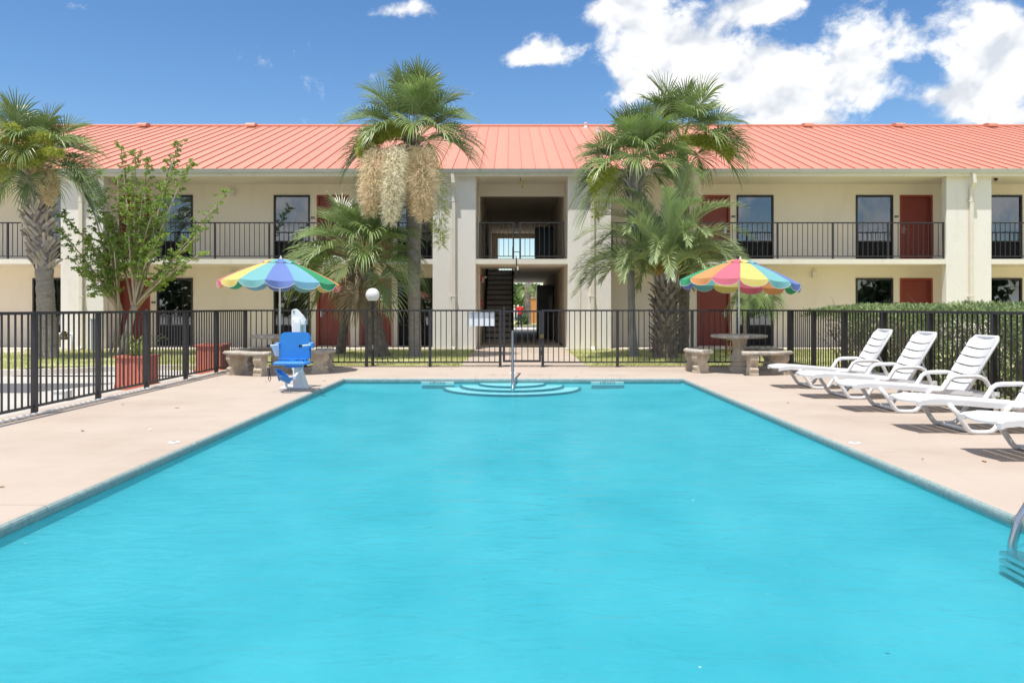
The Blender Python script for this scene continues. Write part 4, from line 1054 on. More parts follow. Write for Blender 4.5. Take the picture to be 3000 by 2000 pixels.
# ================================================================== loungers
def lounger(label, X, Y, rz=0.0):
    # x from foot (0) to head (1.75), y from near side (0) to far side (0.70)
    t = thing('sun_lounger', label, 'sun lounger', (X, Y, 0), rz, 'white loungers by the right fence')
    Wd = 0.70; mm = 'plastic_white'
    prof = [(0.0, 0.318), (0.04, 0.335), (0.15, 0.345), (0.45, 0.33), (0.8, 0.30), (1.1, 0.275), (1.4, 0.255)]
    def zp(x):
        for (xa, za), (xb, zb) in zip(prof[:-1], prof[1:]):
            if xa <= x <= xb: return za + (zb-za)*(x-xa)/(xb-xa)
        return prof[-1][1]
    for s_, nm in ((0.075, 'side_rail'), (Wd - 0.075, 'side_rail')):
        r = MB(); vs = []
        for (x, z) in prof: vs += [(x, s_-0.028, z-0.05), (x, s_+0.028, z-0.05), (x, s_+0.028, z), (x, s_-0.028, z)]
        fs = [(0, 1, 2, 3)]
        for i in range(len(prof)-1):
            for k in range(4): fs.append((i*4+k, i*4+(k+1) % 4, i*4+4+(k+1) % 4, i*4+4+k))
        n_ = (len(prof)-1)*4; fs.append((n_+3, n_+2, n_+1, n_))
        r.add(vs, fs); put(nm, r.mesh(nm, mm), t)
    # seat slats; first one is the rounded foot
    def slat(x0, x1, ins=0.0):
        s2 = MB(); ny = 6
        for j in range(ny + 1): pass
        vs = []
        for x in (x0, x1):
            for j in range(ny + 1):
                f = j / ny; y = 0.05 + ins * (1 if x == x0 else 0) + (Wd - 0.10 - 2 * ins * (1 if x == x0 else 0)) * f
                xx = x - (0.035 * math.sin(math.pi * f) if (x == x0 and ins) else 0)
                dz = -0.012 * math.sin(math.pi * f)
                vs += [(xx, y, zp(max(x, 0)) + 0.006 + dz), (xx, y, zp(max(x, 0)) - 0.012 + dz)]
        m_ = (ny + 1) * 2; fs = []
        for j in range(ny):
            a, b = j*2, j*2+2
            fs += [(a, b, m_+b, m_+a), (a+1, m_+a+1, m_+b+1, b+1), (a, a+1, b+1, b), (m_+a, m_+b, m_+b+1, m_+a+1)]
        fs += [(0, m_, m_+1, 1), (ny*2, ny*2+1, m_+ny*2+1, m_+ny*2)]
        s2.add(vs, fs); put('seat_slat', s2.mesh('seat_slat', mm), t)
    slat(0.0, 0.16, 0.07)
    x = 0.172
    while x < 1.28: slat(x, x + 0.112); x += 0.124
    # sled legs: inverted trapezoid loops near the foot
    for y in (0.03, Wd - 0.03):
        lg = MB().tube([(0.30, y + (0.03 if y < 0.3 else -0.03), 0.30), (0.37, y, 0.21), (0.47, y, 0.06), (0.50, y, 0.028), (0.55, y, 0.02), (0.66, y, 0.02), (0.71, y, 0.028), (0.75, y, 0.06), (0.86, y, 0.23), (0.90, y, 0.275)], 0.025, 8)
        put('leg', lg.mesh('leg', mm, True), t)
        # arm that comes down behind as the rear leg
        ar = MB().tube([(0.90, y, 0.272), (0.99, y, 0.262), (1.03, y, 0.272), (1.07, y, 0.33), (1.11, y, 0.395), (1.16, y, 0.425), (1.22, y, 0.432), (1.40, y, 0.435), (1.48, y, 0.425), (1.54, y, 0.385), (1.59, y, 0.30), (1.63, y, 0.18), (1.66, y, 0.03)], 0.026, 8)
        put('armrest', ar.mesh('armrest', mm, True), t)
        fr = MB().box(1.0, 1.72, y - 0.02 + (0.05 if y < 0.3 else -0.05), y + 0.02 + (0.05 if y < 0.3 else -0.05), 0.185, 0.245)
        put('rear_rail', fr.mesh('rear_rail', mm), t)
    put('cross_bar', MB().box(0.53, 0.68, 0.05, Wd - 0.05, 0.01, 0.022).mesh('cross_bar', mm), t)
    put('rear_bar', MB().tube([(1.68, 0.04, 0.21), (1.68, Wd - 0.04, 0.21)], 0.02, 6).mesh('rear_bar', mm), t)
    # backrest: side rails and curved slats with slots
    b0 = Vector((1.34, 0, 0.235)); bd = Vector((0.385, 0, 0.64)).normalized(); bn = Vector((-bd.z, 0, bd.x)); BL = 0.765
    bk = put('backrest', MB().tube([b0 + Vector((0, 0.085, 0)), b0 + bd*0.72 + Vector((0, 0.085, 0)), b0 + bd*BL + Vector((0, 0.12, 0)), b0 + bd*BL + Vector((0, Wd-0.12, 0)), b0 + bd*0.72 + Vector((0, Wd-0.085, 0)), b0 + Vector((0, Wd-0.085, 0))], 0.022, 8).mesh('backrest', mm, True), t)
    cuts = [0.0, 0.125, 0.245, 0.365, 0.485, 0.605, BL]
    for i in range(6):
        s0, s1 = cuts[i] + 0.010, cuts[i+1] - 0.008
        vs = []; ny = 8
        for u in (s0, s1):
            for j in range(ny + 1):
                f = j / ny; y = 0.075 + (Wd - 0.15) * f
                end = i == 5 and u == s1
                c = 0.03 * math.sin(math.pi * f)
                droop = 0.012 * math.sin(math.pi * f) if not end else -0.012 * math.sin(math.pi * f)
                p = b0 + bd * (u - droop) - bn * (-0.028 + c) + Vector((0, y, 0))
                if end and j in (0, ny): p = p - bd * 0.05
                vs += [p, p - bn * 0.016]
        m_ = (ny + 1) * 2; fs = []
        for j in range(ny):
            a, b = j*2, j*2+2
            fs += [(a, b, m_+b, m_+a), (a+1, m_+a+1, m_+b+1, b+1), (a, a+1, b+1, b), (m_+a, m_+b, m_+b+1, m_+a+1)]
        fs += [(0, m_, m_+1, 1), (ny*2, ny*2+1, m_+ny*2+1, m_+ny*2)]
        put('back_slat', MB().add(vs, fs).mesh('back_slat', mm, False), bk)
    for y in (0.12, Wd - 0.12): put('prop', MB().tube([b0 + bd*0.36 + Vector((0, y, 0)), (1.68, y, 0.22)], 0.012, 6).mesh('prop', mm), t)
    return t
lounger('white plastic lounger farthest from the camera, next to the right stone bench', 4.12, 12.19, R(-1))
lounger('second white plastic lounger from the right stone bench', 4.10, 10.80, R(1.2))
lounger('third white plastic lounger from the right stone bench', 4.07, 9.42, R(-0.8))
lounger('fourth white plastic lounger from the right stone bench, its headrest cut by the frame', 4.02, 7.82, R(0.6))
lounger('nearest white plastic lounger, only its foot end in the frame', 3.93, 6.35, R(0))

# ================================================================== pool lift
LX, LY = PX(858, 12.24), 12.24
pl = thing('pool_lift', 'blue chair lift on a white mast at the left pool edge', 'pool lift', (LX, LY, 0))
def lx_(px, Y=12.1): return PX(px, Y)
def lz_(py, Y=12.1): return PZ(py, Y)
MB().bbox(LX - 0.21, LX + 0.21, LY + 0.0, LY + 0.42, 0.004, 0.022, 0.004).build('base_plate', 'powder_white', pl)
mx = PX(878, 12.45)
fo = MB().add([(mx-0.07, 12.32, 0.022), (mx+0.10, 12.32, 0.022), (mx+0.10, 12.60, 0.022), (mx-0.07, 12.60, 0.022), (mx-0.085, 12.37, 0.30), (mx+0.02, 12.37, 0.30), (mx+0.02, 12.55, 0.30), (mx-0.085, 12.55, 0.30)], [(0,3,2,1),(4,5,6,7),(0,1,5,4),(1,2,6,5),(2,3,7,6),(3,0,4,7)])
fo.build('mast_foot', 'powder_white', pl)
MB().bbox(mx - 0.105, mx + 0.02, 12.38, 12.54, 0.28, 1.08, 0.012).build('mast', 'powder_white', pl)
hd = [(mx-0.115, 0.95), (mx-0.115, 1.185), (mx-0.10, 1.215), (mx-0.07, 1.225), (mx-0.045, 1.215), (mx+0.045, 1.12), (mx+0.09, 1.045), (mx+0.09, 0.98), (mx+0.03, 0.98), (mx+0.03, 0.95)]
MB().extrude(hd, 'y', 12.40, 12.52).build('mast_head', 'powder_white', pl)
MB().tube([(mx-0.08, 12.39, 1.185), (mx-0.08, 12.53, 1.185)], 0.018, 10).build('pivot_bolt', 'chrome_dull', pl)
MB().tube([(mx+0.07, 12.46, 1.02), (mx+0.06, 12.46, 0.45)], 0.026, 8).build('actuator', 'powder_white', pl)
MB().box(mx-0.05, mx+0.035, 12.335, 12.379, 0.55, 1.02).build('control_box', 'powder_white', pl)
# seat shell
x0, x1 = lx_(819), lx_(907)
def rrect(x0, x1, z0, z1, r_, n=5, bottom=False):
    pts = []
    for cx, cz, a0 in ((x1 - r_, z1 - r_, 0), (x0 + r_, z1 - r_, 90)):
        for k in range(n + 1):
            a = R(a0 + 90 * k / n); pts.append((cx + r_*math.cos(a), cz + r_*math.sin(a)))
    return pts + [(x0, z0), (x1, z0)]
z0, z1 = lz_(1050), lz_(974)
MB().extrude(rrect(x0, x1, z0, z1, 0.09), 'y', 12.10, 12.125).build('seat_back', 'blue_plastic', pl, smooth=False)
MB().extrude(rrect(x0 - 0.008, x1 + 0.012, z0, z1 + 0.006, 0.095), 'y', 12.126, 12.15).build('back_shell', 'blue_plastic', pl)
sz = lz_(1060, 11.75)
MB().extrude([(12.126, z0 + 0.02), (12.10, z0 + 0.0), (12.02, sz + 0.035), (11.98, sz + 0.03), (11.98, sz), (12.06, sz), (12.126, z0 - 0.05)], 'x', x0 + 0.005, x1 - 0.02).build('seat_curve', 'blue_plastic', pl)
MB().bbox(lx_(803, 11.8), lx_(900, 11.8), 11.72, 12.06, sz - 0.045, sz, 0.02).build('seat', 'blue_plastic', pl)
MB().box(lx_(838, 11.8), lx_(876, 11.8), 11.74, 12.0, sz - 0.085, sz - 0.046).build('seat_rib', 'blue_plastic', pl)
for s_, px0, px1 in ((-1, 802, 817), (1, 894, 916)):
    arm = MB().tube([(lx_(px0 if s_ < 0 else 894), 11.86, lz_(1011)), (lx_(px1 if s_ < 0 else 912), 12.12, lz_(1010))], 0.014, 8)
    a_ = arm.build('armrest', 'powder_white', pl)
    MB().tube([(lx_(px0 if s_ < 0 else 894), 11.80, lz_(1011)), (lx_(px0 if s_ < 0 else 894), 11.865, lz_(1011))], 0.021, 8).build('grip', 'black_strap', a_)
    bx0 = lx_(810 if s_ < 0 else 908)
    MB().bbox(bx0 - 0.02, bx0 + 0.055, 12.08, 12.16, lz_(1020), lz_(1003), 0.008).build('arm_bracket', 'blue_plastic', a_)
# sling pocket, belt, footrest
MB().add([(lx_(803), 11.95, lz_(1012)), (lx_(818), 12.08, lz_(1012)), (lx_(818), 12.09, lz_(1044)), (lx_(808), 12.05, lz_(1042))], [(0,1,2,3)]).build('mesh_pocket', 'powder_white', pl)
MB().tube([(lx_(820), 11.95, sz+0.012), (lx_(840), 11.9, sz+0.03), (lx_(858), 11.9, sz+0.012)], 0.010, 6, flat=0.5).tube([(lx_(874), 11.95, sz+0.012), (lx_(888), 11.9, sz+0.03), (lx_(900), 11.88, sz+0.02), (lx_(903), 11.86, sz-0.04)], 0.010, 6, flat=0.5).build('seat_belt', 'black_strap', pl)
MB().tube([(lx_(811), 11.74, sz-0.03), (lx_(811), 11.73, lz_(1085)), (lx_(808), 11.73, lz_(1104)), (lx_(812), 11.73, lz_(1111)), (lx_(815), 11.73, lz_(1102)), (lx_(812), 11.73, lz_(1086))], 0.006, 5).build('safety_strap', 'black_strap', pl)
zf0, zf1 = lz_(1083), lz_(1115)
ft = MB()
def F_(px, py, y): return (lx_(px), y, lz_(py))
ft.add([F_(829, 1080, 11.70), F_(836, 1077, 11.60), F_(853, 1093, 11.56), F_(846, 1104, 11.62)], [(0,1,2,3)])
ft.add([F_(846, 1104, 11.62), F_(853, 1093, 11.56), F_(885, 1098, 11.60), F_(871, 1116, 11.66)], [(0,1,2,3)])
ft.add([F_(853, 1093, 11.56), F_(862, 1103, 11.60), F_(887, 1094, 11.66), F_(885, 1098, 11.60)], [(0,1,2,3)])
ft.add([F_(829, 1080, 11.72), F_(846, 1104, 11.64), F_(846, 1106, 11.70), F_(829, 1082, 11.80)], [(0,1,2,3)])
ft.add([F_(846, 1104, 11.64), F_(871, 1116, 11.68), F_(871, 1117, 11.75), F_(846, 1106, 11.72)], [(0,1,2,3)])
ft.add([F_(820, 1075, 11.8), F_(840, 1075, 11.75), F_(868, 1097, 11.72), F_(860, 1103, 11.74), F_(836, 1093, 11.78)], [(0,1,2,3,4)])
fo_ = ft.build('footrest', 'blue_plastic', pl)
MB().add([F_(820, 1077, 11.83), F_(829, 1078, 11.80), F_(842, 1103, 11.80), F_(833, 1112, 11.82), (lx_(833), 11.86, lz_(1110)), (lx_(842), 11.86, lz_(1103))], [(0,1,2,3),(2,5,4,3)]).build('side_flap', 'blue_dark', fo_)
MB().tube([F_(897, 1070, 11.9), F_(884, 1097, 11.68), F_(878, 1107, 11.68)], 0.016, 6).build('hanger', 'powder_white', fo_)
MB().tube([F_(876, 1103, 11.66), F_(888, 1102, 11.66)], 0.016, 8).build('foot_peg', 'powder_white', fo_)
MB().tube([(lx_(838, 12.3), 12.3, 0.02), (lx_(838, 12.3), 12.3, 0.22)], 0.026, 8).build('brace', 'powder_white', pl)
MB().box(lx_(842), lx_(880), 12.15, 12.38, sz - 0.02, sz + 0.05).build('seat_arm', 'powder_white', pl)

# ================================================================== handrail and ladder
hr = thing('pool_handrail', 'single steel handrail rising from the half-round steps', 'handrail', (PX(1503, 15.0), 15.0, 0))
hx = 0.035
MB().tube([(hx, 15.05, 0.005), (hx, 15.05, 0.62), (hx, 15.02, 0.74), (hx, 14.94, 0.80), (hx, 14.83, 0.80), (hx, 14.72, 0.74), (hx + 0.0, 13.42, -0.02), (hx, 13.30, -0.10), (hx, 13.25, -0.20)], 0.0245, 12).build('rail', 'steel', hr, smooth=True)
MB().lathe([(0.07, 0.001), (0.07, 0.012), (0.03, 0.03), (0.0, 0.03)], 16, (hx, 15.05, 0)).build('escutcheon', 'tile_white', hr)
ld = thing('pool_ladder', 'steel pool ladder at the right pool edge, cut by the frame', 'ladder', (3.0, 4.2, 0))
for y in (4.40, 3.90):
    MB().tube([(3.62, y, 0.0), (3.62, y, 0.45), (3.56, y, 0.60), (3.43, y, 0.68), (3.28, y, 0.66), (3.10, y, 0.50), (2.90, y, 0.24), (2.80, y, 0.08), (2.765, y, -0.05), (2.76, y, -0.12), (2.76, y, -0.20)], 0.024, 12).build('rail', 'steel', ld, smooth=True)
for z in (-0.105, -0.145, -0.185):
    MB().bbox(2.70, 2.82, 3.90, 4.42, z - 0.012, z + 0.012, 0.004).build('tread', 'steel', ld)

# ================================================================== planters and services on the left
def planter(label, X, Y, z, w, d, h, rz, plant):
    t = thing('wooden_planter', label, 'planter', (X, Y, z), rz, 'red wooden planters beyond the left fence')
    n = max(4, round(w / 0.10)); nd = max(4, round(d / 0.10))
    bw = w / n; bd_ = d / nd
    pf = MB().box(-bw/2 + 0.004, bw/2 - 0.004, -0.014, 0.014, 0.04, h - 0.03).mesh('board', 'wood_red')
    pd = MB().box(-0.014, 0.014, -bd_/2 + 0.004, bd_/2 - 0.004, 0.04, h - 0.03).mesh('board', 'wood_red')
    for i in range(n):
        for yy in (-d/2, d/2): put('board', pf, t, (-w/2 + bw*(i + 0.5), yy + (0.003 if i % 2 else -0.003), 0))
    for i in range(nd):
        for xx in (-w/2, w/2): put('board', pd, t, (xx + (0.003 if i % 2 else -0.003), -d/2 + bd_*(i + 0.5), 0))
    l = 0.04
    put('rim', MB().box(-w/2-l, w/2+l, -d/2-l, -d/2+0.05, h-0.03, h+0.005).box(-w/2-l, w/2+l, d/2-0.05, d/2+l, h-0.03, h+0.005).box(-w/2-l, -w/2+0.05, -d/2+0.0501, d/2-0.0501, h-0.03, h+0.005).box(w/2-0.05, w/2+l, -d/2+0.0501, d/2-0.0501, h-0.03, h+0.005).mesh('rim', 'wood_red'), t)
    put('base_band', MB().box(-w/2-0.028, w/2+0.028, -d/2-0.032, d/2+0.032, 0.0, 0.085).mesh('base_band', 'wood_red'), t)
    put('soil', MB().box(-w/2+0.02, w/2-0.02, -d/2+0.02, d/2-0.02, h-0.09, h-0.06).mesh('soil', 'mulch'), t)
    if plant:
        rr = random.Random(9); pm_ = MB()
        for k in range(52):
            a = rr.random() * 6.28; L_ = rr.uniform(0.22, 0.48); o = Vector((rr.uniform(-0.15, 0.15), rr.uniform(-0.2, 0.2), h - 0.07)); sp = rr.uniform(0.08, 0.33)
            pts = [o, o + Vector((math.cos(a)*sp*0.3, math.sin(a)*sp*0.3, L_*0.6)), o + Vector((math.cos(a)*sp*0.8, math.sin(a)*sp*0.8, L_*0.9)), o + Vector((math.cos(a)*sp*1.25, math.sin(a)*sp*1.25, L_*0.72))]
            u = Vector((-math.sin(a), math.cos(a), 0)); vs = []
            for q, wd in zip(pts, (0.010, 0.012, 0.009, 0.001)): vs += [q - u*wd, q + u*wd]
            pm_.add(vs, [(i*2, i*2+1, i*2+3, i*2+2) for i in range(3)])
        fl = thing('daylily', 'spiky yellow-green plant growing in the nearer red planter', 'plant', (X, Y, z + h - 0.09), rz)
        lv = pm_
        put('leaves', lv.mesh('leaves', 'lily', False, (0, 0, h - 0.09)), fl)
    return t
planter('red wooden planter with a spiky plant, nearer one beyond the left fence', -6.21, 13.30, -0.10, 0.44, 0.50, 0.55, R(-3), True)
planter('red wooden planter without a visible plant, farther one beyond the left fence', -6.04, 16.2, -0.08, 0.48, 0.50, 0.58, R(2), False)
bf = thing('backflow_valve', 'white looped pipe with a dark valve at the left palm', 'backflow valve', (PX(192, 21.6), 21.6, 0))
xa, xb = PX(169, 21.6), PX(214, 21.6)
MB().tube([(xa, 21.6, 0), (xa, 21.6, 0.46), (xa + 0.03, 21.6, 0.52), (xa + 0.10, 21.6, 0.53)], 0.045, 10).tube([(xb, 21.6, 0), (xb, 21.6, 0.46), (xb - 0.03, 21.6, 0.52), (xb - 0.10, 21.6, 0.53)], 0.045, 10).build('pipe', 'pvc', bf, smooth=True)
MB().tube([(xa + 0.10, 21.6, 0.53), (xb - 0.10, 21.6, 0.53)], 0.05, 10).lathe([(0.09, -0.12), (0.10, -0.08), (0.07, -0.02), (0.05, 0.05), (0.06, 0.10), (0, 0.11)], 12, ((xa+xb)/2 - 0.02, 21.58, 0.50)).build('valve_body', 'brass', bf)
bf = thing('backflow_valve', 'orange-wrapped looped pipe behind the right stone table', 'backflow valve', (PX(2137, 20.5), 20.5, 0))
xa, xb = PX(2128, 20.5), PX(2147, 20.5)
MB().tube([(xa, 20.5, 0), (xa, 20.5, 0.36)], 0.032, 8).tube([(xb, 20.5, 0), (xb, 20.5, 0.36), (xb - 0.01, 20.5, 0.41)], 0.032, 8).build('pipe', 'orange_wrap', bf, smooth=True)
MB().tube([(xa - 0.02, 20.5, 0.40), (xb + 0.0, 20.5, 0.42)], 0.05, 8).tube([(xa - 0.03, 20.47, 0.36), (xa - 0.03, 20.47, 0.44)], 0.05, 8).build('valve_body', 'brass', bf)
ub = thing('utility_pedestal', 'narrow grey utility post on the lawn by the left pier', 'utility post', (PX(275, 22.3), 22.3, 0))
ux = PX(275, 22.3)
MB().bbox(ux - 0.065, ux + 0.065, 22.25, 22.37, 0, 0.90, 0.01).build('housing', 'box_grey', ub); MB().box(ux - 0.075, ux + 0.075, 22.24, 22.38, 0.9001, 0.93).build('cap', 'box_grey', ub)
wb = thing('utility_box', 'low white utility box on the drive close to the left fence', 'utility box', (PX(184, 11.5), 11.5, -0.1))
wx = PX(184, 11.6)
MB().bbox(wx - 0.09, wx + 0.09, 11.5, 11.7, -0.1, 0.03, 0.01).build('housing', 'pvc', wb); MB().box(wx - 0.1, wx + 0.1, 11.49, 11.71, 0.0301, 0.045).build('lid', 'pvc', wb)
# ================================================================== palms
def fan_frond(elev, seed, pet=1.0, Rb=0.92, nseg=42, droop=1.0, mats=('palm_green', 'palm_petiole', 'palm_thread')):
    rr = random.Random(seed); m_ = MB()
    # petiole arching in the x-z plane
    p = Vector((0, 0, 0)); e = elev; path = [p.copy()]; n = 6
    for i in range(n):
        e -= R(rr.uniform(2.5, 5.0)) * droop
        p = p + Vector((math.cos(e), 0, math.sin(e))) * pet / n
        path.append(p.copy())
    m_.cur = 1
    m_.tube(path, [0.028, 0.022, 0.018, 0.016, 0.014, 0.013, 0.012], 4, flat=0.6)
    # midrib that recurves through the blade
    rib = [p.copy()]; ee = e
    for i in range(5):
        ee -= R(9) * droop; rib.append(rib[-1] + Vector((math.cos(ee), 0, math.sin(ee))) * 0.075)
    m_.tube(rib, [0.011, 0.009, 0.007, 0.006, 0.004, 0.002], 3)
    S = Vector((0, 1, 0)); phm = R(128)
    tw = rr.uniform(-0.25, 0.25)
    for k in range(nseg):
        ph = -phm + 2 * phm * (k + rr.uniform(-0.2, 0.2)) / (nseg - 1)
        q = max(0.0, 1 - abs(ph) / phm) ** 1.1 * 4.6
        i0 = min(int(q), 4); base = rib[i0].lerp(rib[i0+1], q - i0)
        t_e = e - R(9) * droop * q * 0.8
        T_ = Vector((math.cos(t_e), 0, math.sin(t_e))); N_ = Vector((-math.sin(t_e), 0, math.cos(t_e)))
        ga = R(26)
        sg = 1 if ph > 0 else -1
        lat = (S * math.cos(ga) * sg + N_ * math.sin(ga))
        d = (T_ * math.cos(ph) + lat * abs(math.sin(ph))).normalized()
        side = d.cross(N_ if abs(d.dot(N_)) < 0.9 else S).normalized()
        up = side.cross(d).normalized()
        L_ = Rb * (1 - 0.30 * (abs(ph) / phm) ** 2) * rr.uniform(0.88, 1.06)
        dr = rr.uniform(0.7, 1.5) * droop
        kink = rr.uniform(0.5, 0.68)
        vs = []
        rs = (0.02, 0.22, 0.45, 0.66, 0.84, 1.0); ws = (0.004, 0.017, 0.021, 0.016, 0.010, 0.001)
        for r_, w in zip(rs, ws):
            c = base + d * (r_ * L_)
            g = 0.10 * r_ ** 2 + 0.75 * max(0, r_ - kink) ** 1.6
            c = c + Vector((0, 0, -1)) * g * L_ * dr
            c = c - d * (0.35 * max(0, r_ - kink) ** 1.5 * L_ * dr * 0.6)
            vs += [c - side * w, c + up * w * 0.55, c + side * w]
        m_.cur = 0
        fs = []
        for i in range(5):
            fs += [(i*3, i*3+1, i*3+4, i*3+3), (i*3+1, i*3+2, i*3+5, i*3+4)]
        m_.add(vs, fs)
        if rr.random() < 0.5:
            m_.cur = 2
            c = Vector(vs[12]); o = c + d * 0.10 + Vector((rr.uniform(-.1, .1), rr.uniform(-.1, .1), rr.uniform(-.06, .10))); o2 = o + Vector((rr.uniform(-.1, .1), rr.uniform(-.1, .1), rr.uniform(-.12, .06)))
            w = side * 0.0016
            m_.add([c - w, c + w, o + w, o - w, o2], [(0, 1, 2, 3), (3, 2, 4)])
    return m_.mesh('frond', list(mats), False)
EL = (82, 66, 48, 30, 12, -8, -30)
FANS = {}
for i_, e_ in enumerate(EL):
    for v_ in range(2): FANS[(i_, v_)] = fan_frond(R(e_), 100 + i_*10 + v_, pet=0.98, Rb=0.92, droop=(0.55, 0.75, 0.95, 1.05, 1.1, 1.0, 0.8)[i_])
DEADF = [fan_frond(R(-58), 300 + v_, pet=0.8, Rb=0.8, droop=0.6, nseg=34, mats=('palm_dead', 'palm_dead', 'palm_dead')) for v_ in range(2)]
def crown(parent, C, n, rr, lo=0, hi=6, sc=1.0, aims=()):
    i = 0
    for k in range(n):
        f = (k + 0.5) / n
        lev = lo + (hi - lo) * f ** 0.95
        li = max(0, min(6, int(round(lev + rr.uniform(-0.4, 0.4)))))
        az = k * 2.39996 + rr.uniform(-0.25, 0.25)
        s_ = sc * rr.uniform(0.88, 1.08)
        wput('frond', FANS[(li, rr.randrange(2))], parent, (C[0] + 0.06*math.cos(az), C[1] + 0.06*math.sin(az), C[2] - 0.30 * f), (rr.uniform(-0.18, 0.18), 0, az), (s_, s_, s_))
    for (az, li, s_) in aims:
        wput('frond', FANS[(li, rr.randrange(2))], parent, (C[0], C[1], C[2] - 0.2), (rr.uniform(-0.1, 0.1), 0, az), (s_, s_, s_))
def trunk(parent, pts, rads, mname, n=16, seed=0, amp=0.05):
    rr = random.Random(seed); m_ = MB()
    P = [Vector(p) for p in pts]; path = []; rs = []
    for i in range(len(P) - 1):
        k = max(2, int((P[i+1] - P[i]).length / 0.10))
        for j in range(k):
            f = j / k; path.append(P[i].lerp(P[i+1], f)); rs.append((rads[i] + (rads[i+1] - rads[i]) * f) * (1 + rr.uniform(-amp, amp)))
    path.append(P[-1]); rs.append(rads[-1])
    m_.tube(path, rs, n)
    vs = []
    for q, v in enumerate(m_.v):
        c = path[q // n]; d = Vector(v) - c; vs.append(tuple(c + d * (1 + rr.uniform(-amp, amp))))
    m_.v = vs
    return m_.build('trunk', mname, parent, smooth=True)
# persistent leaf bases (boots)
def boot_mesh(seed, L_=0.36, w0=0.075, mname='boot'):
    rr = random.Random(seed); m_ = MB(); vs = []; n = 5
    for i in range(n + 1):
        f = i / n; w = w0 * (1 - 0.45 * f) * (1 + rr.uniform(-0.08, 0.08)); th = 0.022 * (1 - 0.5 * f)
        x = 0.01 + 0.07 * f + 0.07 * f * f; z = L_ * f * (1 - 0.10 * f)
        nx, nz = 0.8, -0.6
        vs += [(x, -w, z), (x + th, 0, z - th*0.5), (x, w, z), (x - th, 0, z + th*0.5)]
    fs = [(0, 1, 2, 3)]
    for i in range(n):
        for k in range(4): fs.append((i*4+k, i*4+(k+1) % 4, i*4+4+(k+1) % 4, i*4+4+k))
    fs.append((n*4+3, n*4+2, n*4+1, n*4))
    m_.add(vs, fs)
    return m_.mesh('leaf_base', mname)
BOOTS = [boot_mesh(s_, 0.32, 0.058) for s_ in range(5)]
BOOTS_D = [boot_mesh(s_ + 10, 0.20, 0.065, 'boot_dark') for s_ in range(4)]
def boots(tr, axis, rad, z0, z1, rows, per, rr, meshes=BOOTS, lean=0.0, sc=(0.85, 1.15), skew=0.42):
    for r_ in range(rows):
        f = r_ / max(1, rows - 1); z = z0 + (z1 - z0) * f
        c = axis(z); rd = rad(z)
        for k in range(per):
            a = 2 * math.pi * (k + 0.5 * (r_ % 2)) / per + rr.uniform(-0.12, 0.12)
            s_ = rr.uniform(*sc)
            wput('leaf_base', meshes[rr.randrange(len(meshes))], tr, (c[0] + rd * math.cos(a) * 0.93, c[1] + rd * math.sin(a) * 0.93, z + rr.uniform(-0.03, 0.03)), (rr.choice((-1, 1)) * skew * rr.uniform(0.6, 1.2), rr.uniform(-0.12, 0.15) + lean, a), (s_, s_, s_))
# hanging flower stalks
def flower(parent, C, bottom, width, n, mname, seed, name='flower_stalk', twig=0.16, spread=1.0, gap=0.0):
    rr = random.Random(seed); m_ = MB(); C = Vector(C); B = Vector(bottom)
    ctl = C.lerp(B, 0.3) + Vector((B.x - C.x, B.y - C.y, 0)) * 0.5 + Vector((0, 0, 0.25 * (C - B).length * gap))
    path = curve_pts(C, ctl, B, 14)
    m_.tube(path, [0.014] * 6 + [0.008] * 8, 4)
    for k in range(n):
        f = rr.random() ** 0.8 * (1 - gap * 0.3) + gap * 0.3
        i0 = min(int(f * 13), 12); p = path[i0].lerp(path[i0 + 1], f * 13 - i0)
        prof = math.sin(math.pi * min(1, 0.12 + f * 0.86)) ** 0.7
        a = rr.random() * 6.283; rd = width * prof * rr.random() ** 0.3 * spread
        o = p + Vector((math.cos(a) * rd, math.sin(a) * rd, rr.uniform(-0.08, 0.08)))
        d = (Vector((math.cos(a), math.sin(a), 0)) * rr.uniform(0.3, 1.0) + Vector((rr.uniform(-.4, .4), rr.uniform(-.4, .4), rr.uniform(-1.0, 0.25)))).normalized()
        L_ = twig * rr.uniform(0.4, 1.1); u = d.cross(Vector((rr.uniform(-1, 1), rr.uniform(-1, 1), rr.uniform(-1, 1)))).normalized() * rr.uniform(0.006, 0.011)
        e_ = o + d * L_
        m_.add([o - u, o + u, e_], [(0, 1, 2)])
        for q in range(2):
            b = o.lerp(e_, rr.uniform(0.3, 0.8)); d2 = (d + Vector((rr.uniform(-1, 1), rr.uniform(-1, 1), rr.uniform(-1, 1))) * 0.9).normalized()
            m_.add([b - u * 0.8, b + u * 0.8, b + d2 * L_ * 0.5], [(0, 1, 2)])
    return m_.build(name, mname, parent)
def lin(zs, xs):
    def f(z):
        for (za, xa), (zb, xb) in zip(list(zip(zs, xs))[:-1], list(zip(zs, xs))[1:]):
            if z <= zb: return xa + (xb - xa) * (z - za) / (zb - za)
        return xs[-1]
    return f
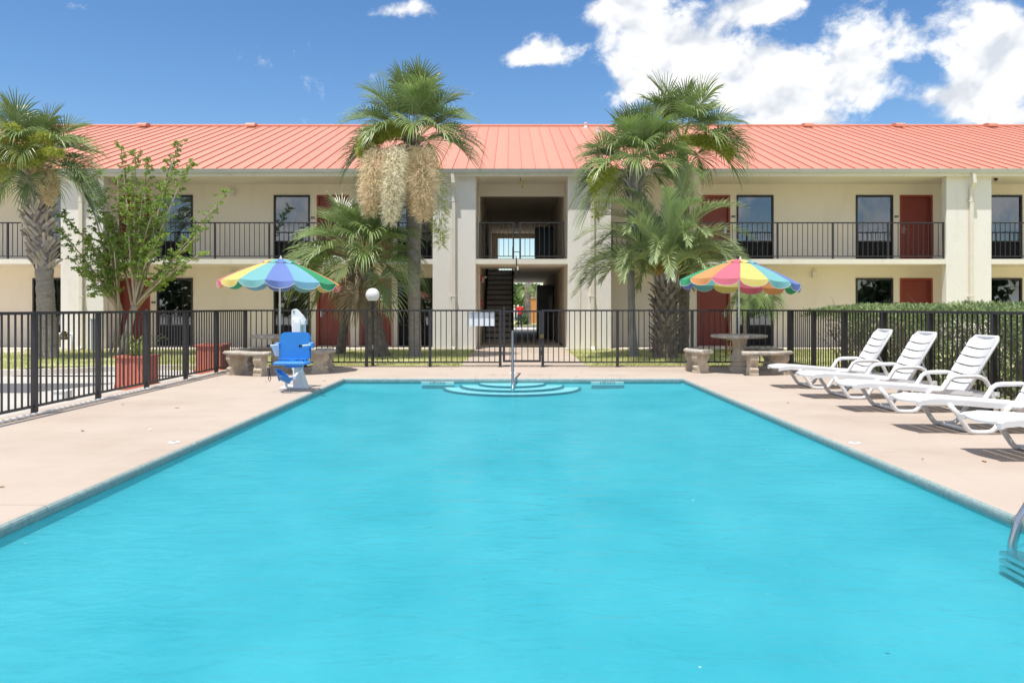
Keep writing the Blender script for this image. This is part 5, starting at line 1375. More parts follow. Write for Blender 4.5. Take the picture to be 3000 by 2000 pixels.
# --- left palm with boots
rr = random.Random(21)
Y1 = 20.45; bx = PX(141, Y1); tx = PX(100, Y1)
p1 = thing('cabbage_palm', 'cabbage palm with a criss-cross booted trunk at the left edge', 'palm', (bx, Y1, 0))
tr = trunk(p1, [(bx, Y1, -0.05), (bx - 0.02, Y1, 0.3), (PX(134, Y1), Y1, 1.5), (PX(128, Y1), Y1, 2.4), (PX(112, Y1), Y1, 3.6), (tx, Y1, 4.8)], [0.27, 0.245, 0.215, 0.21, 0.25, 0.21], 'trunk_palm', seed=1)
ax = lin([2.4, 3.6, 4.8], [PX(128, Y1), PX(112, Y1), tx]); rd = lin([2.4, 3.6, 4.8], [0.215, 0.26, 0.22])
boots(tr, lambda z: (ax(z), Y1), rd, 2.30, 4.66, 25, 9, rr, skew=0.62, sc=(0.8, 1.2))
crown(p1, (tx, Y1, 5.05), 32, rr, lo=-0.3, hi=4.3, sc=0.86, aims=((0.05, 5, 1.12), (3.0, 5, 1.0), (-0.1, 4, 0.95)))
flower(p1, (tx + 0.1, Y1 - 0.1, 4.9), (PX(170, Y1), Y1 - 0.35, PZ(600, Y1)), 0.24, 1500, 'flower_tan', 5, twig=0.13)
for s_, (px, py) in enumerate(((40, 430), (150, 500), (95, 390), (225, 470), (60, 540), (10, 470), (190, 420), (120, 460))):
    flower(p1, (tx, Y1 - 0.1, 5.0), (PX(px, Y1), Y1 - 0.9, PZ(py, Y1)), 0.26, 1000, 'flower_lime', 40 + s_, twig=0.14, gap=0.5)
# --- tall middle palm
rr = random.Random(22)
Y2 = 21.67; bx = PX(1216, Y2)
p2 = thing('cabbage_palm', 'tallest cabbage palm with big tan flower clusters, left of the passage', 'palm', (bx, Y2, 0))
t2 = trunk(p2, [(bx, Y2, -0.05), (bx, Y2, 0.25), (PX(1213, Y2), Y2, 1.6), (PX(1213, Y2), Y2, 3.0), (PX(1213, Y2), Y2, 4.2), (PX(1207, Y2), Y2, 5.85)], [0.20, 0.175, 0.165, 0.185, 0.215, 0.17], 'trunk_palm', seed=2)
c2 = (PX(1207, Y2), Y2, 5.95)
boots(t2, lambda z: (c2[0], Y2), lambda z: 0.16, 4.9, 5.6, 5, 7, rr, BOOTS_D, sc=(1.2, 1.7))
crown(p2, c2, 34, rr, lo=-0.4, hi=3.3, sc=0.98, aims=((0.1, 3, 1.05), (-0.1, 4, 1.08), (3.1, 4, 1.12), (3.2, 5, 1.05), (2.9, 3, 1.0)))
for s_, (px, py, w, m_) in enumerate(((1085, 615, 0.31, 'flower_tan'), (1145, 640, 0.27, 'flower_cream'), (1240, 632, 0.33, 'flower_tan'), (1150, 600, 0.22, 'flower_tan'), (1215, 610, 0.2, 'flower_tan'))):
    yo = (1.35, 1.45, 1.25, 0.7, 0.8)[s_]
    ph = Vector((PX(px, Y2 - yo), Y2 - yo, PZ(py, Y2 - yo)))
    C_ = Vector((PX(px * 0.75 + 1207 * 0.25, Y2 - yo), Y2 - yo * 0.8, PZ(425, Y2 - yo)))
    flower(p2, C_, ph, w, 2300 if s_ < 3 else 1100, m_, 60 + s_, twig=0.25)
for s_, (px, py, w) in enumerate(((1075, 420, 0.34), (1120, 400, 0.3), (1060, 455, 0.28), (1150, 385, 0.22))):
    flower(p2, c2, (PX(px, Y2 - 0.8), Y2 - 0.8, PZ(py, Y2 - 0.8)), w, 2000, 'flower_lime', 70 + s_, twig=0.16, gap=0.8)
flower(p2, (PX(1260, Y2), Y2 - 0.3, PZ(470, Y2)), (PX(1298, Y2), Y2 - 0.7, PZ(715, Y2)), 0.22, 620, 'flower_lime', 78, twig=0.26)
# --- right middle palm with a ball of boots
rr = random.Random(23)
Y3 = 22.2; bx = PX(1856, Y3)
p3 = thing('cabbage_palm', 'cabbage palm with slim pale trunk and a ball of leaf bases, right of the passage', 'palm', (bx, Y3, 0))
t3 = trunk(p3, [(bx + 0.03, Y3, -0.05), (bx, Y3, 0.2), (PX(1851, Y3), Y3, 1.0), (PX(1848, Y3), Y3, 2.3), (PX(1850, Y3), Y3, 3.0), (PX(1855, Y3), Y3, 4.1), (PX(1860, Y3), Y3, 5.1)], [0.16, 0.125, 0.10, 0.105, 0.15, 0.175, 0.15], 'trunk_pale', seed=3)
boots(t3, lambda z: (PX(1858, Y3), Y3), lambda z: 0.17, 4.05, 5.0, 8, 8, rr, BOOTS, sc=(0.95, 1.25), skew=0.3)
c3 = (PX(1860, Y3), Y3, 5.2)
crown(p3, c3, 36, rr, lo=-0.3, hi=3.7, sc=0.93, aims=((3.2, 5, 1.1), (3.05, 4, 1.0), (-0.2, 4, 0.9)))
for s_, (px, py) in enumerate(((1735, 560), (1745, 640))):
    flower(p3, (PX(1790, Y3), Y3 - 0.3, PZ(490, Y3)), (PX(px, Y3), Y3 - 0.5, PZ(py, Y3)), 0.24, 600, 'flower_lime', 85 + s_, twig=0.2)
# --- palm behind
rr = random.Random(24)
Y4 = 22.75; bx = PX(2003, Y4)
p4 = thing('cabbage_palm', 'cabbage palm rising behind the feather palm, crown against the cloud', 'palm', (bx, Y4, 0))
trunk(p4, [(bx - 0.05, Y4, -0.05), (bx, Y4, 0.3), (PX(2005, Y4), Y4, 2.0), (PX(2004, Y4), Y4, 4.2), (PX(1999, Y4), Y4, 5.95)], [0.19, 0.155, 0.145, 0.15, 0.14], 'trunk_dark', seed=4)
c4 = (PX(1998, Y4), Y4, 6.05)
crown(p4, c4, 26, rr, lo=-0.3, hi=3.6, sc=0.98, aims=((0.0, 3, 1.1), (0.25, 4, 1.05), (-0.3, 4, 1.05)))
for s_, (px, py, w, m_, g_) in enumerate(((2075, 440, 0.36, 'flower_lime', 0.6), (2045, 420, 0.3, 'flower_lime', 0.6), (2125, 470, 0.26, 'flower_lime', 0.7), (2028, 600, 0.17, 'flower_cream', 0.0))):
    flower(p4, (c4[0], Y4 - 0.15, c4[2] - (0.1 if m_ != 'flower_cream' else 0.9)), (PX(px, Y4), Y4 - 0.45, PZ(py, Y4)), w, 1300, m_, 90 + s_, twig=0.17, gap=g_)
# --- low palms behind the lamp
rr = random.Random(25)
Y6 = 21.35; bx = PX(1109, Y6)
p6 = thing('cabbage_palm', 'short palm with a thick leaning trunk behind the globe lamp', 'palm', (bx, Y6, 0))
t6 = trunk(p6, [(bx, Y6, -0.05), (bx - 0.02, Y6, 0.2), (PX(1096, Y6), Y6, 0.75), (PX(1078, Y6), Y6, 1.5), (PX(1068, Y6), Y6, 2.5)], [0.32, 0.285, 0.235, 0.19, 0.19], 'trunk_dark', seed=6, amp=0.09)
ax = lin([1.0, 1.5, 2.5], [PX(1090, Y6), PX(1078, Y6), PX(1068, Y6)])
boots(t6, lambda z: (ax(z), Y6), lambda z: 0.19, 1.1, 2.35, 9, 7, rr, BOOTS_D, sc=(0.8, 1.1), skew=0.15, lean=-0.15)
crown(p6, (PX(1066, Y6), Y6, 2.75), 32, rr, lo=0.0, hi=4.6, sc=0.92, aims=((3.1, 4, 1.15), (3.3, 3, 1.1), (3.0, 5, 1.05), (0.1, 4, 0.95)))
for k in range(2): wput('frond', DEADF[k % 2], p6, (PX(1066, Y6), Y6, 2.45), (0, 0, 4.0 + k * 0.45), (0.9, 0.9, 0.9))
Y7 = 22.6; bx = PX(997, Y7)
p7 = thing('cabbage_palm', 'thin leaning palm in front of the left red doors', 'palm', (bx, Y7, 0))
trunk(p7, [(bx, Y7, -0.05), (bx + 0.02, Y7, 0.2), (PX(1010, Y7), Y7, 0.9), (PX(1028, Y7), Y7 - 0.1, 1.7), (PX(1036, Y7), Y7 - 0.2, 2.6)], [0.17, 0.14, 0.115, 0.11, 0.12], 'trunk_dark', seed=7, amp=0.08)
crown(p7, (PX(1040, Y7), Y7 - 0.2, 2.85), 14, rr, lo=0.2, hi=4.0, sc=0.9, aims=((3.0, 3, 1.1), (-2.6, 4, 1.05)))
for k in range(2): wput('frond', DEADF[k % 2], p7, (PX(1036, Y7), Y7 - 0.2, 2.5), (0, 0, 3.2 + k * 0.5), (0.9, 0.9, 0.9))
# --- small fan palm right behind the right umbrella
Y8 = 21.6; bx = PX(2205, Y8)
p8 = thing('cabbage_palm', 'fan palm leaves hanging behind the right umbrella, against the window', 'palm', (bx, Y8, 0))
trunk(p8, [(bx - 0.1, Y8 + 0.3, -0.05), (bx - 0.12, Y8 + 0.3, 0.8), (PX(2190, Y8), Y8 + 0.2, 1.6)], [0.10, 0.07, 0.06], 'trunk_dark', seed=8)
for k, (az, li) in enumerate(((0.2, 6), (-1.0, 6), (-2.2, 6), (2.9, 6), (-0.4, 5), (-1.7, 5))):
    wput('frond', FANS[(li, k % 2)], p8, (PX(2206, Y8), Y8, 1.95), (0, 0, az), (0.56, 0.56, 0.62))

# --- feather (pindo) palm
def feather(e0, seed, L_=2.5, curl=2.3, mats=('pindo_green', 'palm_petiole'), np_=78):
    rr = random.Random(seed); m_ = MB(); n = 26
    p = Vector((0, 0, 0)); path = [p.copy()]; dirs = []
    for i in range(n):
        f = (i + 0.5) / n; e = e0 - curl * max(0, f - 0.08) ** 1.5
        d = Vector((math.cos(e), 0, math.sin(e))); dirs.append(d); p = p + d * L_ / n; path.append(p.copy())
    dirs.append(dirs[-1])
    m_.cur = 1
    m_.tube(path, [0.034 * (1 - i / (n + 1)) ** 0.8 + 0.003 for i in range(n + 1)], 4, flat=0.7)
    m_.cur = 0
    for k in range(np_):
        f = 0.20 + 0.795 * (k / (np_ - 1)); q = f * n; i0 = min(int(q), n - 1)
        base = path[i0].lerp(path[i0 + 1], q - i0); T_ = dirs[i0]; N_ = Vector((-T_.z, 0, T_.x))
        for sg in (-1, 1):
            a = R(58 - 30 * f + rr.uniform(-8, 8)); v = R(42 + rr.uniform(-12, 12))
            lat = Vector((0, sg, 0)) * math.cos(v) + N_ * math.sin(v)
            d = (T_ * math.cos(a) + lat * math.sin(a)).normalized()
            ln = 0.52 * math.sin(math.pi * min(1, 0.18 + f * 0.72)) ** 0.7 * rr.uniform(0.85, 1.1)
            u = d.cross(N_).normalized()
            m1 = base + d * ln * 0.5; m2 = base + d * ln + Vector((0, 0, -1)) * ln * rr.uniform(0.05, 0.2)
            w = 0.0145
            m_.add([base - u*w*0.5, base + u*w*0.5, m1 + u*w, m1 - u*w, m2], [(0, 1, 2, 3), (3, 2, 4)])
    return m_.mesh('frond', list(mats), False)
FE = [(84, 0.9), (71, 1.5), (58, 2.0), (46, 2.1), (34, 1.9), (20, 1.6)]
FEA = {}
for i_, (e_, c_) in enumerate(FE):
    for v_ in range(2): FEA[(i_, v_)] = feather(R(e_), 500 + i_*10 + v_, L_=2.75 - 0.06 * i_, curl=c_ + 0.25 * v_, mats=('pindo_green' if i_ < 5 or v_ == 0 else 'pindo_yellow', 'palm_petiole'))
FEY = [feather(R(66), 590, L_=1.9, curl=3.0, mats=('pindo_yellow', 'palm_petiole')), feather(R(72), 591, L_=1.9, curl=3.0, mats=('pindo_yellow', 'palm_petiole'))]
rr = random.Random(26)
Y5 = 20.3; bx = PX(1949, Y5)
p5 = thing('feather_palm', 'stout feather palm with arching grey-green fronds, right of the passage', 'palm', (bx, Y5, 0))
t5 = trunk(p5, [(bx, Y5, -0.05), (bx, Y5, 0.15), (bx + 0.02, Y5, 0.9), (bx + 0.0, Y5, 1.7), (bx - 0.02, Y5, 2.1)], [0.36, 0.31, 0.285, 0.275, 0.22], 'trunk_dark', n=18, seed=5, amp=0.06)
boots(t5, lambda z: (bx, Y5), lambda z: 0.285, 0.12, 1.75, 13, 10, rr, BOOTS_D, sc=(0.8, 1.1), skew=0.12, lean=0.10)
# cut petiole stubs
stub = [MB().tube([(0.0, 0, 0), (0.10, 0, 0.22), (0.16, 0, 0.48 + 0.1*k)], [0.055, 0.045, 0.03], 6, flat=0.6).mesh('stub', 'boot') for k in range(3)]
for k in range(16):
    a = k * 2.39996; wput('stub', stub[k % 3], t5, (bx + 0.19*math.cos(a), Y5 + 0.19*math.sin(a), 1.62 + 0.018*k), (0, -0.05, a), (1, 1, 1))
n = 46
for k in range(n):
    f = (k + 0.5) / n; lev = 4.6 * f ** 0.9
    li = max(0, min(5, int(round(lev + rr.uniform(-0.4, 0.4)))))
    az = k * 2.39996 + rr.uniform(-0.2, 0.2); s_ = rr.uniform(0.88, 1.06)
    wput('frond', FEA[(li, rr.randrange(2))], p5, (bx + 0.10*math.cos(az), Y5 + 0.10*math.sin(az), 2.25 - 0.3*f), (rr.uniform(-0.22, 0.22), 0, az), (s_, s_, s_))
for az, li, s_ in ((3.05, 4, 1.08), (3.25, 5, 1.05), (3.0, 3, 1.05), (0.0, 4, 0.95), (0.15, 3, 1.0), (-0.15, 5, 0.9), (3.4, 4, 1.05)):
    wput('frond', FEA[(li, 0)], p5, (bx, Y5, 1.98), (rr.uniform(-0.2, 0.2), 0, az), (s_, s_, s_))
for k, az in enumerate((-2.2, -1.2)): wput('frond', FEY[k], p5, (bx + 0.1*math.cos(az), Y5 + 0.1*math.sin(az), 1.9), (0, 0, az), (0.8, 0.8, 0.8))
flower(p5, (bx - 0.05, Y5 - 0.2, 2.6), (bx - 0.25, Y5 - 0.35, 2.15), 0.16, 420, 'fruit', 95, name='fruit_cluster', twig=0.10)
flower(p5, (bx + 0.3, Y5 - 0.1, 2.7), (bx + 1.0, Y5 - 0.35, 2.45), 0.15, 300, 'fruit', 96, name='fruit_cluster', twig=0.08)

# ================================================================== crape myrtle
rr = random.Random(31)
YM = 22.2
def Q(px, py, dy=0.0): return Vector((PX(px, YM + dy), YM + dy, PZ(py, YM + dy)))
def leaf_at(m_, c, d, L_):
    d = d.normalized(); u = d.cross(Vector((rr.uniform(-1, 1), rr.uniform(-1, 1), rr.uniform(-1, 1))))
    u = (u.normalized() if u.length > 1e-6 else Vector((1, 0, 0))) * L_ * 0.27
    nrm = d.cross(u).normalized() * L_ * 0.08
    m_.add([c, c + d*L_*0.45 + u, c + d*L_, c + d*L_*0.45 - u, c + d*L_*0.5 - nrm], [(0, 1, 4), (1, 2, 4), (2, 3, 4), (3, 0, 4)])
def myrtle(label, base, knob, shoots, rads):
    t = thing('crape_myrtle', label, 'tree', (base.x, base.y, 0), 0, 'crape myrtles by the left pier')
    tk = MB(); mid = base.lerp(knob, 0.5) + Vector((rr.uniform(-.05, .05), 0, 0))
    for s_ in range(3 if rads > 0.07 else 2):
        o = Vector((rr.uniform(-.09, .09), rr.uniform(-.08, .08), 0))
        tk.tube(curve_pts(base + o * 1.6 - Vector((0, 0, 0.05)), mid + o, knob + o * 0.6, 8), [rads*0.8, rads*0.75, rads*0.72, rads*0.7, rads*0.7, rads*0.72, rads*0.85, rads*0.8], 8)
    lv = MB()
    for (mx_, my_, tx_, ty_, dy) in shoots:
        tip = Q(tx_, ty_, dy); m1 = Q(mx_, my_, dy * 0.6)
        pth = curve_pts(knob + Vector((rr.uniform(-.06, .06), rr.uniform(-.06, .06), rr.uniform(-0.1, 0.02))), m1, tip, 18)
        tk.tube(pth, [0.034 * (1 - i / 18) ** 0.8 + 0.004 for i in range(18)], 6)
        L_ = sum((pth[i+1] - pth[i]).length for i in range(17))
        nt_ = int(L_ / 0.088)
        for k in range(nt_ + 3):
            f = 0.30 + 0.70 * (k + rr.random()) / nt_ if k < nt_ else 0.985
            f = min(f, 0.995)
            q = f * 17; i0 = min(int(q), 16); p = pth[i0].lerp(pth[i0+1], q - i0); T_ = (pth[i0+1] - pth[i0]).normalized()
            az = rr.random() * 6.283
            a = (Vector((math.cos(az), math.sin(az), rr.uniform(-0.15, 0.55))) + T_ * 0.7).normalized()
            tl = rr.uniform(0.16, 0.52) * (1.15 - 0.6 * f)
            bend = Vector((0, 0, -0.25 * tl)); e_ = p + a * tl + bend
            tw_ = curve_pts(p, p + a * tl * 0.6, e_, 5)
            tk.tube(tw_, [0.0045, 0.004, 0.003, 0.002, 0.001], 3, cap=False)
            nl = int(tl / 0.011) + 6
            for q_ in range(nl):
                g_ = 0.12 + 0.88 * rr.random() ** 0.8; q2 = g_ * 4; j0 = min(int(q2), 3); c = tw_[j0].lerp(tw_[j0+1], q2 - j0)
                dd = a * 0.5 + Vector((rr.uniform(-1, 1), rr.uniform(-1, 1), rr.uniform(-0.9, 0.5)))
                leaf_at(lv, c + dd * 0.012, dd, rr.uniform(0.045, 0.085))
    tk.build('trunk', 'bark_myrtle', t, smooth=True)
    lv.build('crown', 'leaf_myrtle', t)
    return t
myrtle('crape myrtle with knobbly trunk and upright shoots in front of the left room door', Q(366, 1026), Q(397, 890),
       [(385, 700, 353, 428, 0.2), (392, 650, 397, 452, -0.3), (420, 700, 430, 470, 0.3), (450, 650, 525, 420, 0.0), (470, 640, 559, 482, -0.4), (400, 700, 420, 560, -0.6), (470, 800, 670, 555, -0.2), (470, 790, 592, 673, -0.5), (445, 820, 595, 737, -0.7),
        (450, 830, 540, 778, 0.3), (430, 720, 480, 540, 0.5), (360, 740, 300, 560, 0.3), (400, 740, 455, 600, -0.6), (410, 780, 470, 690, -0.8), (380, 760, 372, 600, -0.7), (440, 700, 500, 480, 0.4)], 0.085)
myrtle('smaller crape myrtle with slim trunks leaning left towards the pier', Q(331, 1029, 0.2), Q(352, 905, 0.1),
       [(320, 780, 254, 547, -0.2), (290, 720, 180, 625, -0.3), (280, 790, 180, 675, 0.2), (270, 820, 214, 757, -0.4), (300, 800, 240, 780, -0.7), (330, 760, 300, 640, -0.5), (320, 830, 285, 850, -0.6), (310, 840, 300, 770, -0.6), (340, 760, 330, 700, -0.7), (300, 760, 262, 700, -0.5), (350, 740, 345, 520, 0.2), (330, 740, 280, 500, 0.3)], 0.06)

# the palms and myrtles stand well clear of the building on the lawn
for o, q in ((p1, 0.94), (p2, 0.915), (p3, 0.91), (p4, 0.93), (p5, 0.95), (p6, 0.93), (p7, 0.93), (p8, 0.96)):
    o.location = (o.location.x * q, o.location.y * q, 0.0); o.scale = (q, q, q * 1.02)
for o in [o for o in bpy.data.objects if o.name.startswith('crape_myrtle')]:
    o.location = (o.location.x * 0.93, o.location.y * 0.93, 0.0); o.scale = (0.93, 0.93, 0.95)
# ================================================================== hedge
rr = random.Random(41)
hg_ = thing('juniper_hedge', 'clipped juniper hedge behind the right fence, bare twigs below', 'hedge', (7.0, 10.5, 0))
HX0, HX1, HY0, HY1 = 6.08, 7.6, 3.5, 16.5
lv = MB(); tw = MB()
def hz(x, y): return 1.245 + 0.03 * math.sin(y * 1.9) + 0.03 * math.sin(y * 4.3 + x * 3) + 0.10 * max(0, 1 - (y - HY0) / 6)
vs, fs = [], []
def sprig(c, d, L_):
    d = d.normalized(); u = d.cross(Vector((rr.uniform(-1, 1), rr.uniform(-1, 1), rr.uniform(-1, 1)))).normalized() * L_ * 0.16
    b = len(vs); m1 = c + d * L_ * 0.4
    vs.extend([tuple(c), tuple(m1 + u), tuple(c + d * L_), tuple(m1 - u)]); fs.append((b, b+1, b+2, b+3))
def cell(y): return math.sin(y * 2.3) * math.sin(y * 0.9 + 1) 
for k in range(52000):
    y = rr.uniform(HY0, HY1); x = rr.uniform(HX0 - 0.1, HX1); z = hz(x, y)
    end = min(1.0, (HY1 - y) / 0.5)
    z = z * (0.90 + 0.10 * end) - abs(rr.gauss(0, 0.07))
    c = Vector((x + rr.gauss(0, 0.03), y + rr.gauss(0, 0.03), z))
    sprig(c, Vector((rr.uniform(-.7, .7), rr.uniform(-.7, .7), rr.uniform(0.2, 1.2))), rr.uniform(0.025, 0.075))
for k in range(38000):
    # patches of green on the pool side
    y = rr.uniform(HY0, HY1); z = rr.uniform(0.1, 1.22)
    p = math.sin(y * 2.6 + z * 2) + math.sin(y * 5.1 - z * 4 + 1) * 0.7 + (z - 0.85) * 2.2 + (0.1 if y < 11.5 else -0.7)
    if p < rr.uniform(-0.1, 0.9): continue
    c = Vector((HX0 + abs(rr.gauss(0, 0.16)) - 0.08, y, z))
    sprig(c, Vector((rr.uniform(-1, .2), rr.uniform(-.7, .7), rr.uniform(-0.2, 1.0))), rr.uniform(0.025, 0.075))
for k in range(9000):
    y = rr.uniform(HY0, HY1 - 0.5); z = rr.uniform(0.05, 1.15); c = Vector((rr.uniform(HX0 + 0.5, HX1), y, z))
    sprig(c, Vector((rr.uniform(-.7, .7), rr.uniform(-.7, .7), rr.uniform(-0.2, 1.0))), rr.uniform(0.07, 0.15))
lv.v = vs; lv.f = fs; lv.mi = [0] * len(fs)
lv.build('foliage', 'leaf_hedge', hg_)
y = HY0 + 0.2
while y < HY1 - 0.1:
    for s_ in range(rr.randint(5, 8)):
        b = Vector((7.0 + rr.uniform(-.3, .2), y, 0)); e_ = Vector((rr.uniform(HX0, HX1 - 0.2), y + rr.uniform(-.5, .5), rr.uniform(0.7, 1.22)))
        mid = b.lerp(e_, 0.5) + Vector((rr.uniform(-.25, .1), rr.uniform(-.2, .2), rr.uniform(-.15, .05)))
        pth = curve_pts(b, mid, e_, 7)
        tw.tube(pth, [0.020, 0.016, 0.013, 0.010, 0.008, 0.006, 0.003], 4, cap=False)
        for q in range(9):
            p = pth[rr.randint(2, 6)]; d = Vector((rr.uniform(-1, .5), rr.uniform(-1, 1), rr.uniform(-0.4, 0.9))) * rr.uniform(0.12, 0.38)
            tw.tube([p, p + d * 0.6 + Vector((0, 0, rr.uniform(-.04, .04))), p + d], [0.0055, 0.004, 0.0015], 3, cap=False)
    y += rr.uniform(0.22, 0.42)
tw.build('stems', 'twig', hg_)

# ================================================================== seen through the passage
def leafy(parent, name, C, rx, ry, rz, n, L_, mname, seed, clumps=14):
    rr = random.Random(seed); vs, fs = [], []
    cs = [Vector((rr.gauss(0, 0.45) * rx, rr.gauss(0, 0.45) * ry, rr.gauss(0, 0.45) * rz)) for _ in range(clumps)]
    for k in range(n):
        c0 = cs[rr.randrange(clumps)]; d = Vector((rr.gauss(0, 1), rr.gauss(0, 1), rr.gauss(0, 1))).normalized()
        c = Vector(C) + c0 + Vector((d.x * rx, d.y * ry, d.z * rz)) * 0.42 * rr.random() ** 0.4
        dd = Vector((rr.uniform(-1, 1), rr.uniform(-1, 1), rr.uniform(-.6, .6))).normalized(); u = dd.cross(Vector((rr.uniform(-1, 1), rr.uniform(-1, 1), rr.uniform(-1, 1)))).normalized() * L_ * 0.35
        b = len(vs); vs.extend([tuple(c), tuple(c + dd*L_*0.5 + u), tuple(c + dd*L_), tuple(c + dd*L_*0.5 - u)]); fs.append((b, b+1, b+2, b+3))
    m_ = MB(); m_.v = vs; m_.f = fs; m_.mi = [0] * len(fs)
    return m_.build(name, mname, parent)
def tree(label, x, y, h, r_, mname, seed, z0=-0.16, n=2600, L_=0.32, group='trees beyond the motel'):
    t = thing('tree', label, 'tree', (x, y, z0), 0, group)
    rr = random.Random(seed)
    tb = MB().tube([(x, y, z0 - 0.1), (x + 0.1, y, z0 + h*0.4), (x, y, z0 + h*0.85)], [h*0.03, h*0.02, h*0.006], 8)
    for k in range(7):
        a = rr.random()*6.28; zz = h * rr.uniform(0.35, 0.7)
        tb.tube([(x + 0.05, y, z0 + zz), (x + math.cos(a)*r_*0.4, y + math.sin(a)*r_*0.4, z0 + zz + r_*0.35), (x + math.cos(a)*r_*0.8, y + math.sin(a)*r_*0.8, z0 + zz + r_*0.5)], [h*0.010, h*0.006, 0.01], 5)
    tb.build('trunk', 'twig', t)
    leafy(t, 'crown', (x, y, z0 + h*0.66), r_, r_, h*0.36, n, L_, mname, seed)
    return t
struct(MB().box(-30, 30, 46.5, 52, -0.155, -0.06).build('rear_drive', 'lot'))
struct(MB().box(-30, 30, 52.01, 56, -0.155, -0.10).build('rear_road', 'asphalt_grey'))
struct(MB().box(-30, 30, 56.01, 56.25, -0.155, 0.03).box(-30, 30, 56.26, 75, -0.155, 0.0).build('rear_verge', 'soil'))
pb = thing('cabbage_palm', 'rough palm trunk seen through the ground-floor passage', 'palm', (PX(1547, 58), 58, 0))
trb = trunk(pb, [(PX(1547, 58), 58, -0.1), (PX(1546, 58), 58, 2.0), (PX(1545, 58), 58, 3.0)], [0.24, 0.19, 0.19], 'trunk_palm', seed=12, amp=0.12)
rr = random.Random(77)
boots(trb, lambda z: (PX(1546, 58), 58), lambda z: 0.18, 0.3, 2.8, 11, 6, rr, BOOTS, sc=(0.7, 1.0))
crown(pb, (PX(1545, 58), 58, 2.95), 9, rr, lo=5, hi=6, sc=0.5)
tree('broadleaf tree seen through the ground-floor passage, left of the palm trunk', PX(1525, 74), 74, 3.5, 2.0, 'leaf_tree', 51, n=4200, L_=0.22)
tree('tall tree behind the others at the end of the passage', PX(1510, 92), 92, 4.2, 3.0, 'leaf_tree', 52, n=4200, L_=0.4)
bs = thing('shrub', 'low round shrub at the foot of the palm beyond the passage', 'shrub', (PX(1535, 57), 57, 0))
leafy(bs, 'foliage', (PX(1535, 57), 57, 0.35), 0.55, 0.5, 0.4, 1500, 0.12, 'leaf_tree', 53)
MB().tube([(PX(1535, 57), 57, -0.1), (PX(1535, 57), 57, 0.4)], 0.03, 6).build('stem', 'twig', bs)
ob = thing('roadside_stand', 'orange roadside wall standing right of the palm beyond the passage', 'wall', (PX(1560, 62), 62, 0))
MB().box(PX(1552, 62), PX(1600, 62), 62, 62.4, 0.0, 1.95).build('wall', 'orange_wall', ob); MB().box(PX(1551, 62), PX(1601, 62), 61.95, 62.45, 1.9501, 2.05).build('coping', 'far_wall', ob)
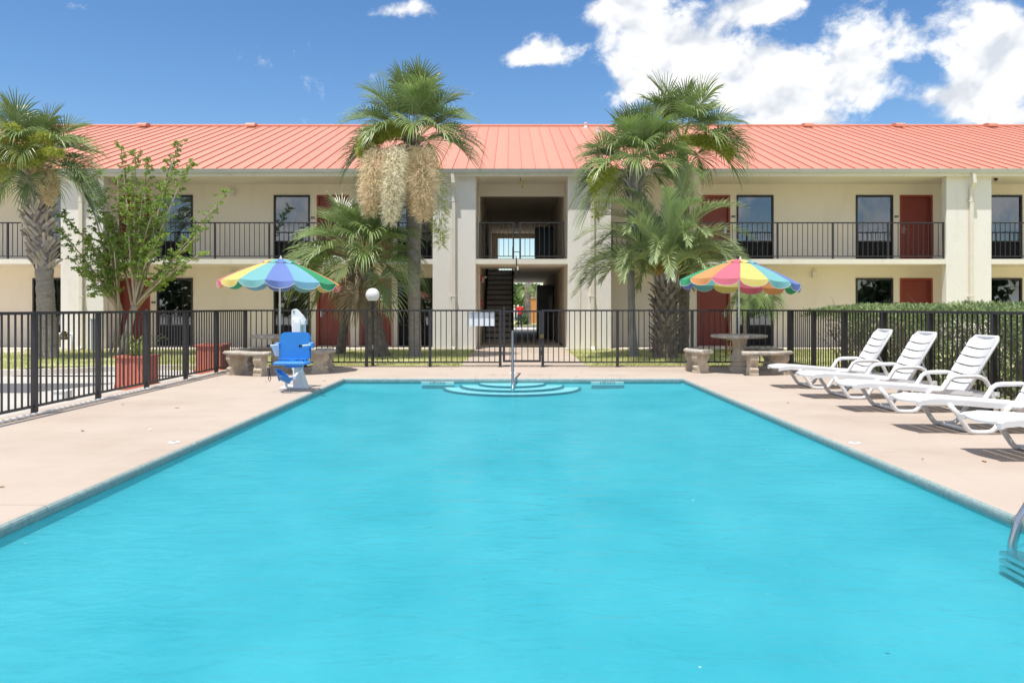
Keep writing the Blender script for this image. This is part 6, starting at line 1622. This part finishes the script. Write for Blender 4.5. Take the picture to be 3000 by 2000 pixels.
# person walking beyond the passage
pY = 53.0; px0 = PX(1523, pY); pz0 = -0.1
pe = thing('person', 'person in a red shirt and dark trousers, back turned, beyond the passage', 'person', (px0, pY, pz0))
HT = 1.62
bm = MB()
def body():
    me = bpy.data.meshes.new('body')
    J = {'pel': (0, 0, 0.90), 'chest': (0, 0.0, 1.20), 'neck': (0, 0, 1.38), 'head0': (0, 0, 1.46), 'head1': (0, 0, 1.60), 'shl': (-0.17, 0, 1.32), 'ell': (-0.25, 0.02, 1.07), 'hal': (-0.24, 0.10, 0.84), 'shr': (0.17, 0, 1.32), 'elr': (0.25, 0.02, 1.07), 'har': (0.24, 0.08, 0.84),
         'hipl': (-0.09, 0, 0.85), 'knl': (-0.10, -0.05, 0.47), 'anl': (-0.10, 0.06, 0.08), 'tol': (-0.11, -0.08, 0.03), 'hipr': (0.09, 0, 0.85), 'knr': (0.10, -0.02, 0.47), 'anr': (0.10, 0.10, 0.08), 'tor': (0.11, -0.04, 0.03)}
    rad = {'pel': .15, 'chest': .17, 'neck': .06, 'head0': .085, 'head1': .09, 'shl': .07, 'ell': .05, 'hal': .035, 'shr': .07, 'elr': .05, 'har': .035, 'hipl': .095, 'knl': .065, 'anl': .045, 'tol': .035, 'hipr': .095, 'knr': .065, 'anr': .045, 'tor': .035}
    E = [('pel', 'chest'), ('chest', 'neck'), ('neck', 'head0'), ('head0', 'head1'), ('chest', 'shl'), ('shl', 'ell'), ('ell', 'hal'), ('chest', 'shr'), ('shr', 'elr'), ('elr', 'har'), ('pel', 'hipl'), ('hipl', 'knl'), ('knl', 'anl'), ('anl', 'tol'), ('pel', 'hipr'), ('hipr', 'knr'), ('knr', 'anr'), ('anr', 'tor')]
    ks = list(J); me.from_pydata([J[k] for k in ks], [(ks.index(a), ks.index(b)) for a, b in E], [])
    o = bpy.data.objects.new('body', me); COL.objects.link(o)
    o.modifiers.new('skin', 'SKIN')
    for i, k in enumerate(ks):
        sv = me.skin_vertices[0].data[i]; sv.radius = (rad[k], rad[k] * (0.75 if k in ('pel', 'chest') else 1)); sv.use_root = (k == 'pel')
    s = o.modifiers.new('sub', 'SUBSURF'); s.levels = 2; s.render_levels = 2
    bpy.context.view_layer.update()
    m2 = bpy.data.meshes.new_from_object(o.evaluated_get(bpy.context.evaluated_depsgraph_get()))
    bpy.data.objects.remove(o)
    for n_ in ('skin', 'shirt_red', 'trouser', 'hair'): m2.materials.append(M[n_])
    for p in m2.polygons:
        c = p.center
        p.use_smooth = True
        p.material_index = 2 if c.z < 0.90 and abs(c.x) < 0.21 else (1 if 0.90 <= c.z < 1.40 and not (abs(c.x) > 0.2 and c.z < 1.06) else (3 if c.z > 1.54 or (c.z > 1.44 and c.y < -0.0) else 0))
    return put('body', m2, pe)
body()

# ================================================================== behind the camera (seen in the window reflections)
for k, (x, y, h, r_) in enumerate(((-15, -30, 8.5, 3.0), (-5, -34, 10, 3.2), (13, -33, 9, 3.0))):
    tree(['pine standing behind the camera, leftmost in the window reflections', 'tallest pine standing behind the camera, only reflected in windows', 'pine standing behind the camera at the right, only reflected in windows'][k], x, y, h, r_, 'leaf_pine', 200 + k, n=2000, L_=0.4, group='pines behind the pool court')
wd = MB(); vs, fs = [], []; rr = random.Random(99)
for k in range(9000):
    x = rr.uniform(-75, 75); hgt = 7.0 + 2.2 * math.sin(x * 0.21) + 1.5 * math.sin(x * 0.55 + 1)
    z = rr.random() ** 0.8 * hgt; y = -72 + rr.gauss(0, 2.0)
    c = Vector((x, y, z)); d = Vector((rr.uniform(-1, 1), rr.uniform(-1, 1), rr.uniform(-.6, .8))).normalized(); u = d.cross(Vector((rr.uniform(-1, 1), rr.uniform(-1, 1), rr.uniform(-1, 1)))).normalized() * 0.45
    b = len(vs); vs.extend([tuple(c - d * 0.8), tuple(c + u), tuple(c + d * 0.8), tuple(c - u)]); fs.append((b, b+1, b+2, b+3))
wd.v = vs; wd.f = fs; wd.mi = [0] * len(fs)
stuff(tag(wd.build('woodland', 'leaf_pine'), 'distant dark tree line behind the camera, only reflected in the windows', 'woodland'))
print('objects', len(bpy.data.objects))
